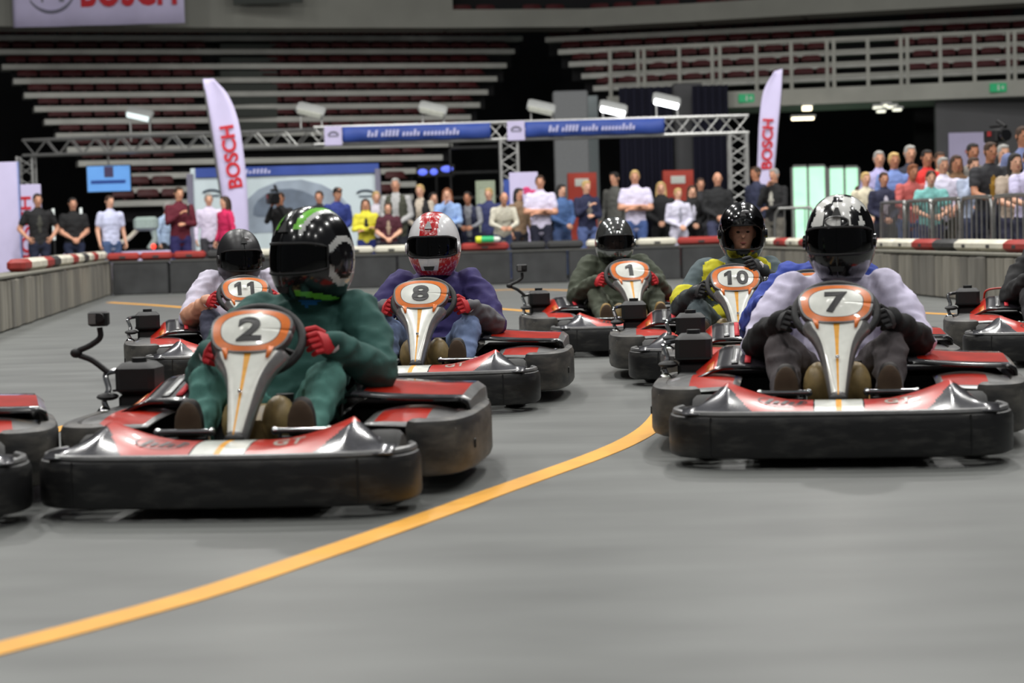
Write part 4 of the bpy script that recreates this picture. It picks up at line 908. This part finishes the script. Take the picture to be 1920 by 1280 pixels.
driver(k11, 'driver in white T-shirt with matte black helmet in kart number 11', cloth((214, 208, 226)), M_SKIN, cloth((60, 62, 80)), M_SH_D, GR, 'matte11', R(10), 0, dz=-.06)
driver(kb, 'driver in blue and white jacket hidden behind the driver of kart number 7', cloth((52, 72, 160)), cloth((52, 72, 160)), cloth((40, 44, 70)), M_SH_D, GB, 'blue', 0, .20, dz=-.02)
driver(kr, 'driver with red and black gloves in the kart beside the ribbed barrier', cloth((24, 24, 26)), cloth((24, 24, 26)), cloth((40, 40, 44)), M_SH_D, GR, 'matte11')

# ================================================================== SPECTATORS
HAIR = {'brown': (62, 44, 32), 'dark': (30, 26, 24), 'blond': (190, 160, 104), 'grey': (150, 148, 144), 'red': (120, 70, 40)}
def spectator(px, py, d, shirt, pants, hair, style, arms, label, face=0, sleeve='long', lean=0, sk=0, jacket=None, prnt=None, wide=1.0):
    top = P(px, py, d); h = min(1.95, max(1.15, top.z)); k = h/1.76; lean_y = -lean
    S = [(205, 150, 122), (222, 170, 142), (186, 128, 98), (214, 160, 128)][sk]; skin = mat('skin_%d' % sk, S, .55, var=.06)
    zc = h - .125*k; hc = (0, lean_y*1.15, zc - lean*.10)
    pr, ex = head_prims(hc, k, 0, 0, style)
    L = lambda x, y, z: np.array((x*k*(wide if abs(x) > .1 else 1), y*k, z*k))
    lz = lambda z: lean_y*max(0, (z - .9)/.75)
    T = lambda x, y, z: L(x, y, z) + np.array((0, lz(z), -lean*.10*max(0, (z-.9)/.75)))
    wd = wide
    pr += [limb([T(0, .01, 1.44), (hc[0], hc[1] + .015, hc[2] - .07*k)], [.058*k, .052*k], 'skin'),
           dict(p=[T(0, 0, z) for z in (.85, .90, 1.0, 1.12, 1.26, 1.38, 1.45, 1.49)], r=None, t='shirt', e=[(a*k*wd, b*k) for a, b in ((.15, .10), (.172, .118), (.165, .11), (.162, .105), (.185, .118), (.185, .105), (.13, .08), (.06, .05))]),
           limb([T(-.07, 0, .88), T(.07, 0, .88)], [.115*k, .115*k], 'pants')]
    A = {'down': [((.25, .02, 1.13), (.255, -.07, .90))]*2, 'crossed': [((.255, -.07, 1.14), (-.07, -.225, 1.17)), ((.255, -.07, 1.13), (-.05, -.205, 1.12))],
         'clasped': [((.25, -.02, 1.13), (.05, -.22, 1.0))]*2, 'phone': [((.22, -.16, 1.22), (.06, -.30, 1.50))]*2, 'lean': [((.25, -.14, 1.14), (.10, -.36, 1.06))]*2,
         'hip': [((.33, .05, 1.15), (.20, -.06, .98))]*2, 'mic': [((.23, -.08, 1.15), (.05, -.22, 1.30)), ((.24, -.03, 1.12), (.02, -.22, 1.13))],
         'mouth': [((.22, -.12, 1.16), (.03, -.16, 1.46)), ((.24, -.08, 1.13), (.0, -.22, 1.10))]}[arms]
    hm = MB()
    for s, (e_, w_) in zip((-1, 1), A):
        sh = T(s*.185, 0, 1.405); el = T(s*e_[0], e_[1], e_[2]); wr = T(s*w_[0], w_[1], w_[2])
        pr += [limb([sh, sh*.5 + el*.5, el], [.066*k, .056*k, .046*k], 'shirt'), limb([el, el*.5 + wr*.5, wr], [.045*k, .041*k, .029*k], 'shirt' if sleeve == 'long' else 'skin')]
        if sleeve == 'short': pr[-1]['bias'] = -.12
        if sleeve == 'short': pr[-2] = limb([sh, sh*.4 + el*.6], [.07*k, .064*k], 'shirt'); pr.append(limb([sh*.5 + el*.5, el], [.05*k, .045*k], 'skin'))
        fw = wr - el; hand_geom(hm, wr, fw, (-s*.6, -.2, -.5) if arms != 'down' else (-s, 0, 0), -s if arms != 'down' else s, .55, .98*k)
        hp = T(s*.095, 0, .88); kn = L(s*.10, -.015, .48); an = L(s*.105, .02, .09)
        pr += [limb([hp, hp*.5 + kn*.5, kn], [.098*k, .085*k, .062*k], 'pants'), limb([kn, kn*.6 + an*.4, an], [.062*k, .058*k, .042*k], 'pants'), limb([L(s*.105, .03, .045), L(s*.115, -.13, .035)], [.045*k, .035*k], 'shoe')]
    if jacket: pr += [dict(p=[T(s*.10, 0, z) for z in (.86, 1.1, 1.3, 1.42)], r=None, t='jacket', e=[(.085*k, .128*k), (.08*k, .118*k), (.095*k, .126*k), (.08*k, .09*k)]) for s in (-1, 1)]
    if prnt: pr.append(dict(p=[T(0, -.03, z) for z in (1.12, 1.24, 1.33)], r=None, t='print', e=[(.05*k, .09*k), (.085*k, .098*k), (.05*k, .088*k)]))
    mats = {'skin': skin, 'shirt': cloth(shirt), 'pants': cloth(pants), 'shoe': M_SH_D, 'hair': mat('hair_' + hair, HAIR[hair], .7, var=.2), 'jacket': cloth(jacket or shirt), 'print': cloth(prnt or shirt)}
    o = person_obj('person', pr, mats, .021*k, [ex, (hm, [skin])], 3); o.location = (top.x, d, 0); o.rotation_euler = (0, 0, R(face) - math.atan2(top.x, d))
    tag(o, label, 'person', 'spectators'); return o
BK = (24, 24, 26); NV = (36, 40, 66); WH = (212, 206, 230); DJ = (44, 52, 80); 
spec = [
 (70, 362, 32.6, BK, (28, 34, 56), 'dark', 'short', 'hip', 'man in black printed T-shirt and dark jeans in front of the white roll-up banner', 10, 'short', 0, 0, None, (64, 64, 58)),
 (136, 370, 33.0, BK, (38, 46, 72), 'dark', 'short', 'clasped', 'man in plain black V-neck shirt with hands held together', 8, 'short', 0, 0),
 (205, 366, 33.0, (200, 204, 232), (70, 90, 130), 'brown', 'short', 'down', 'man in white short-sleeved shirt beside the exhibit machine', 25, 'short', 0, 1),
 (303, 378, 34.95, (176, 198, 226), (30, 32, 40), 'grey', 'short', 'down', 'person in pale blue shirt half hidden behind the man in maroon sweater', 60, 'long', .1, 1),
 (335, 350, 32.6, (92, 20, 38), (44, 40, 92), 'brown', 'short', 'mic', 'man in maroon sweater and purple-blue trousers holding a microphone', 15, 'long', 0, 3),
 (391, 362, 34.0, (214, 204, 226), (60, 60, 66), 'grey', 'short', 'down', 'man in pale lilac shirt between the maroon sweater and the pink jacket', 5, 'long', 0, 1),
 (421, 367, 33.2, (214, 42, 96), (34, 32, 40), 'brown', 'long', 'down', 'woman in bright pink jacket with long brown hair', -60, 'long', 0, 1),
 (525, 360, 33.6, BK, (30, 30, 36), 'brown', 'short', 'phone', 'cameraman in black filming in front of the silver car picture', -20, 'long', 0, 2),
 (598, 357, 33.4, (30, 30, 36), (36, 36, 44), 'brown', 'short', 'down', 'man in dark jacket with pale collar next to the blue jacket', -10, 'long', 0, 0, None, (190, 186, 190)),
 (629, 350, 33.0, (44, 58, 128), (28, 30, 40), 'dark', 'cap', 'clasped', 'man in blue jacket and black cap with hands joined', 20, 'long', .08, 0),
 (685, 372, 32.6, (214, 204, 60), (40, 52, 120), 'brown', 'long', 'crossed', 'woman in yellow cardigan with long brown hair', 0, 'long', 0, 0, None, (28, 26, 28)),
 (727, 379, 32.25, (72, 26, 40), (38, 34, 44), 'brown', 'short', 'clasped', 'boy in maroon T-shirt with pale print', 0, 'short', 0, 1, None, (160, 140, 120)),
 (705, 358, 34.3, (196, 190, 200), (50, 50, 60), 'blond', 'short', 'down', 'woman in pale top behind the boy in maroon', 10, 'long', 0, 1),
 (741, 333, 33.4, (168, 168, 168), (40, 42, 52), 'grey', 'short', 'clasped', 'tall man in grey sweater and dark vest behind the boy in maroon', -5, 'long', 0, 0, (62, 64, 52)),
 (787, 345, 33.95, (188, 176, 160), (36, 38, 46), 'blond', 'short', 'clasped', 'fair-haired man in open black jacket', -15, 'long', 0, 1, BK),
 (812, 360, 34.2, (34, 34, 38), (34, 34, 40), 'dark', 'long', 'down', 'dark-haired woman in black behind the fair-haired man', 20, 'long', 0, 1),
 (838, 352, 33.0, (140, 168, 214), (60, 76, 120), 'red', 'long', 'mouth', 'woman in light blue jacket holding a hand to her mouth', -5, 'long', 0, 1),
 (880, 357, 33.6, (130, 132, 138), (36, 40, 60), 'dark', 'short', 'lean', 'man in dark navy vest with grey sleeves leaning forward', -10, 'long', .18, 2, NV),
 (916, 352, 34.2, (50, 56, 100), (40, 44, 70), 'blond', 'short', 'down', 'pale-faced person in blue in front of the sage cabinet', -15, 'long', 0, 1),
 (940, 358, 32.6, (206, 202, 186), (66, 76, 108), 'grey', 'bald', 'lean', 'bald man in cream sweater leaning forward on his arms', 10, 'long', .22, 0),
 (972, 352, 33.8, (132, 108, 84), (50, 50, 60), 'dark', 'long', 'down', 'woman with dark hair and tan top between the cream sweater and the white polo', 40, 'long', 0, 0),
 (1012, 328, 33.0, WH, (38, 40, 58), 'brown', 'short', 'crossed', 'man in white polo shirt with folded arms beside the pink emblem sign', 0, 'short', 0, 0),
 (1052, 345, 33.6, (78, 108, 158), (90, 112, 160), 'dark', 'long', 'clasped', 'woman in denim dress with long dark hair', 35, 'long', 0, 1),
 (1099, 338, 32.8, (32, 36, 66), (84, 100, 148), 'blond', 'short', 'mic', 'blond teenager in open navy jacket', 25, 'long', 0, 1, None, (150, 146, 140)),
 (1152, 322, 36.0, (84, 84, 80), BK, 'dark', 'short', 'down', 'dark-haired man in grey striped top standing further back', -40, 'long', 0, 0),
 (1190, 318, 33.0, WH, (72, 96, 150), 'blond', 'short', 'crossed', 'man in white polo shirt and blue jeans beside the woman in black', 0, 'short', 0, 0),
 (1239, 340, 33.4, BK, BK, 'blond', 'long', 'clasped', 'blonde woman in black dress', 0, 'long', 0, 1),
 (1271, 352, 32.6, (206, 204, 222), (206, 204, 222), 'blond', 'short', 'clasped', 'blond boy in long white printed T-shirt', 20, 'long', 0, 1, None, (150, 150, 165)),
 (1297, 347, 33.0, BK, BK, 'brown', 'long', 'clasped', 'girl in black cardigan over white top', 15, 'long', 0, 1, None, (200, 198, 214)),
 (1313, 333, 34.2, (40, 40, 44), (34, 34, 40), 'brown', 'short', 'down', 'brown-haired boy behind the girl in black cardigan', 10, 'long', 0, 0),
 (1345, 322, 32.8, (30, 31, 33), (72, 76, 104), 'grey', 'bald', 'clasped', 'bald man in black leather jacket with hands joined', 10, 'long', 0, 0),
 (1417, 312, 33.9, (46, 50, 74), (48, 48, 56), 'brown', 'short', 'down', 'man in navy jacket in front of the right feather flag', -50, 'long', 0, 2),
 (1451, 315, 33.0, (26, 26, 28), (110, 106, 98), 'grey', 'short', 'mouth', 'man in black sweater with pale scarf, hand raised', -30, 'long', 0, 0, None, (176, 174, 164)),
 (1580, 346, 30.5, (150, 130, 110), (60, 54, 50), 'brown', 'short', 'lean', 'brown-haired person bending in front of the bright doors', 60, 'long', .25, 0)]
for a in spec: spectator(*a)
right = [
 (1623, 322, 28.6, (204, 196, 172), (60, 60, 80), 'blond', 'short', 'clasped', 'fair-haired woman in cream top at the left of the fenced crowd', 20, 'long', 0, 1),
 (1648, 282, 30.0, (168, 162, 204), (50, 54, 80), 'grey', 'short', 'down', 'grey-haired man in lilac shirt behind the boy in navy', 10, 'long', 0, 0),
 (1676, 285, 28.5, (112, 134, 190), (50, 54, 80), 'blond', 'short', 'down', 'bearded fair man in blue shirt behind the boy in navy', 15, 'long', 0, 2),
 (1657, 322, 27.65, (38, 40, 64), (30, 32, 40), 'brown', 'short', 'clasped', 'boy in navy hoodie with white front', 15, 'long', 0, 0, None, (200, 196, 210)),
 (1706, 265, 29.6, (40, 42, 56), (30, 32, 40), 'grey', 'short', 'down', 'tall grey-haired man in dark jacket at the back of the crowd', 15, 'long', 0, 0),
 (1703, 306, 27.0, (190, 96, 92), (70, 96, 150), 'red', 'short', 'lean', 'red-haired man in pinkish shirt and blue jeans leaning on the fence', 25, 'long', .12, 2),
 (1738, 280, 27.8, (204, 44, 40), (40, 40, 50), 'dark', 'short', 'down', 'dark-haired man in red jacket', 15, 'long', 0, 2),
 (1762, 284, 28.9, (170, 150, 120), (40, 40, 50), 'brown', 'short', 'down', 'brown-haired man in tan jacket behind the white T-shirt', 15, 'long', 0, 2),
 (1743, 318, 25.3, (126, 190, 186), (60, 60, 90), 'brown', 'short', 'lean', 'child in teal T-shirt leaning on the fence', 10, 'short', .08, 1),
 (1768, 294, 25.6, (222, 216, 236), (70, 66, 54), 'grey', 'short', 'clasped', 'balding man in white T-shirt behind the fence', 20, 'short', 0, 0),
 (1793, 290, 26.3, (112, 82, 56), (52, 44, 40), 'brown', 'long', 'clasped', 'woman with long brown hair and brown top', 20, 'long', 0, 2),
 (1824, 268, 26.6, (120, 116, 110), (40, 40, 50), 'dark', 'short', 'down', 'tanned dark-haired man below the white sign board', 20, 'long', 0, 2),
 (1825, 294, 24.6, (164, 174, 196), (60, 66, 90), 'brown', 'short', 'mouth', 'woman in pale grey-blue shirt with raised hand', 25, 'long', 0, 1),
 (1851, 265, 23.6, (46, 46, 50), (34, 36, 54), 'brown', 'short', 'lean', 'young man in black T-shirt with yellow print leaning on the fence', 25, 'short', .08, 2, None, (170, 130, 50)),
 (1881, 270, 25.3, (170, 168, 172), (50, 52, 60), 'grey', 'short', 'phone', 'grey-haired man holding a camera up to his face', 20, 'long', 0, 1),
 (1899, 286, 22.9, (176, 160, 144), (60, 60, 80), 'dark', 'long', 'lean', 'dark-haired woman in pale top beside the photographer', 25, 'short', .05, 1),
 (1918, 234, 24.3, (110, 120, 160), (40, 44, 60), 'brown', 'short', 'down', 'tall bearded man in grey-blue shirt at the end of the crowd', 25, 'long', 0, 2),
 (1926, 280, 21.9, (206, 200, 232), (50, 52, 70), 'brown', 'short', 'lean', 'person in lilac shirt resting arms on the last fence panel', 25, 'short', .05, 1)]
for a in right: spectator(*a)
finish_people()
# things held by people
def video_camera(px, py, d, label, s=1.0, tripod=False):
    p = P(px, py, d); o = empty('video_camera', p, R(15), s); tag(o, label, 'video camera')
    MB().box(-.07, .07, -.12, .16, -.07, .07, c=.015).build('body', M_BLKM, o); MB().tube([(0, -.12, 0), (0, -.22, 0)], [.05, .06], 16).build('lens', M_BLK, o); MB().box(-.02, .02, -.08, .12, .09, .12, c=.008).build('handle', M_BLKM, o); MB().tube([(.03, -.15, .09), (.03, .02, .16)], .02, 10).build('microphone', M_BLKM, o)
    MB().box(-.075, -.065, -.02, .06, .0, .05).build('screen', mat('cam_red', (150, 40, 40), .5), o)
    if tripod:
        for a in (.5, 2.6, 4.7): MB().tube([(0, 0, -.07), (.3*math.cos(a), .3*math.sin(a), -p.z/s)], .016, 8).build('tripod_leg', M_BLKM, o)
video_camera(512, 372, 33.2, 'black video camera on the shoulder of the cameraman', 1.3)
video_camera(1868, 255, 27.6, 'black video camera on a tripod above the crowd below the sign board', 1.3, True)
o = empty('photo_camera', P(1876, 318, 24.4)); tag(o, 'black photo camera held by the grey-haired man', 'camera'); MB().box(-.07, .07, -.03, .03, -.05, .05, c=.012).build('body', M_BLKM, o); MB().tube([(0, -.03, 0), (0, -.12, -.01)], [.04, .045], 14).build('lens', M_BLK, o)
o = empty('microphone', P(353, 392, 32.3)); tag(o, 'black microphone held by the man in maroon sweater', 'microphone'); MB().tube([(0, 0, -.1), (0, 0, .05)], [.012, .018], 10).build('handle', M_BLKM, o); MB().ell((0, 0, .07), (.028, .028, .03), 0, 12, 8).build('grille', M_STEEL, o)
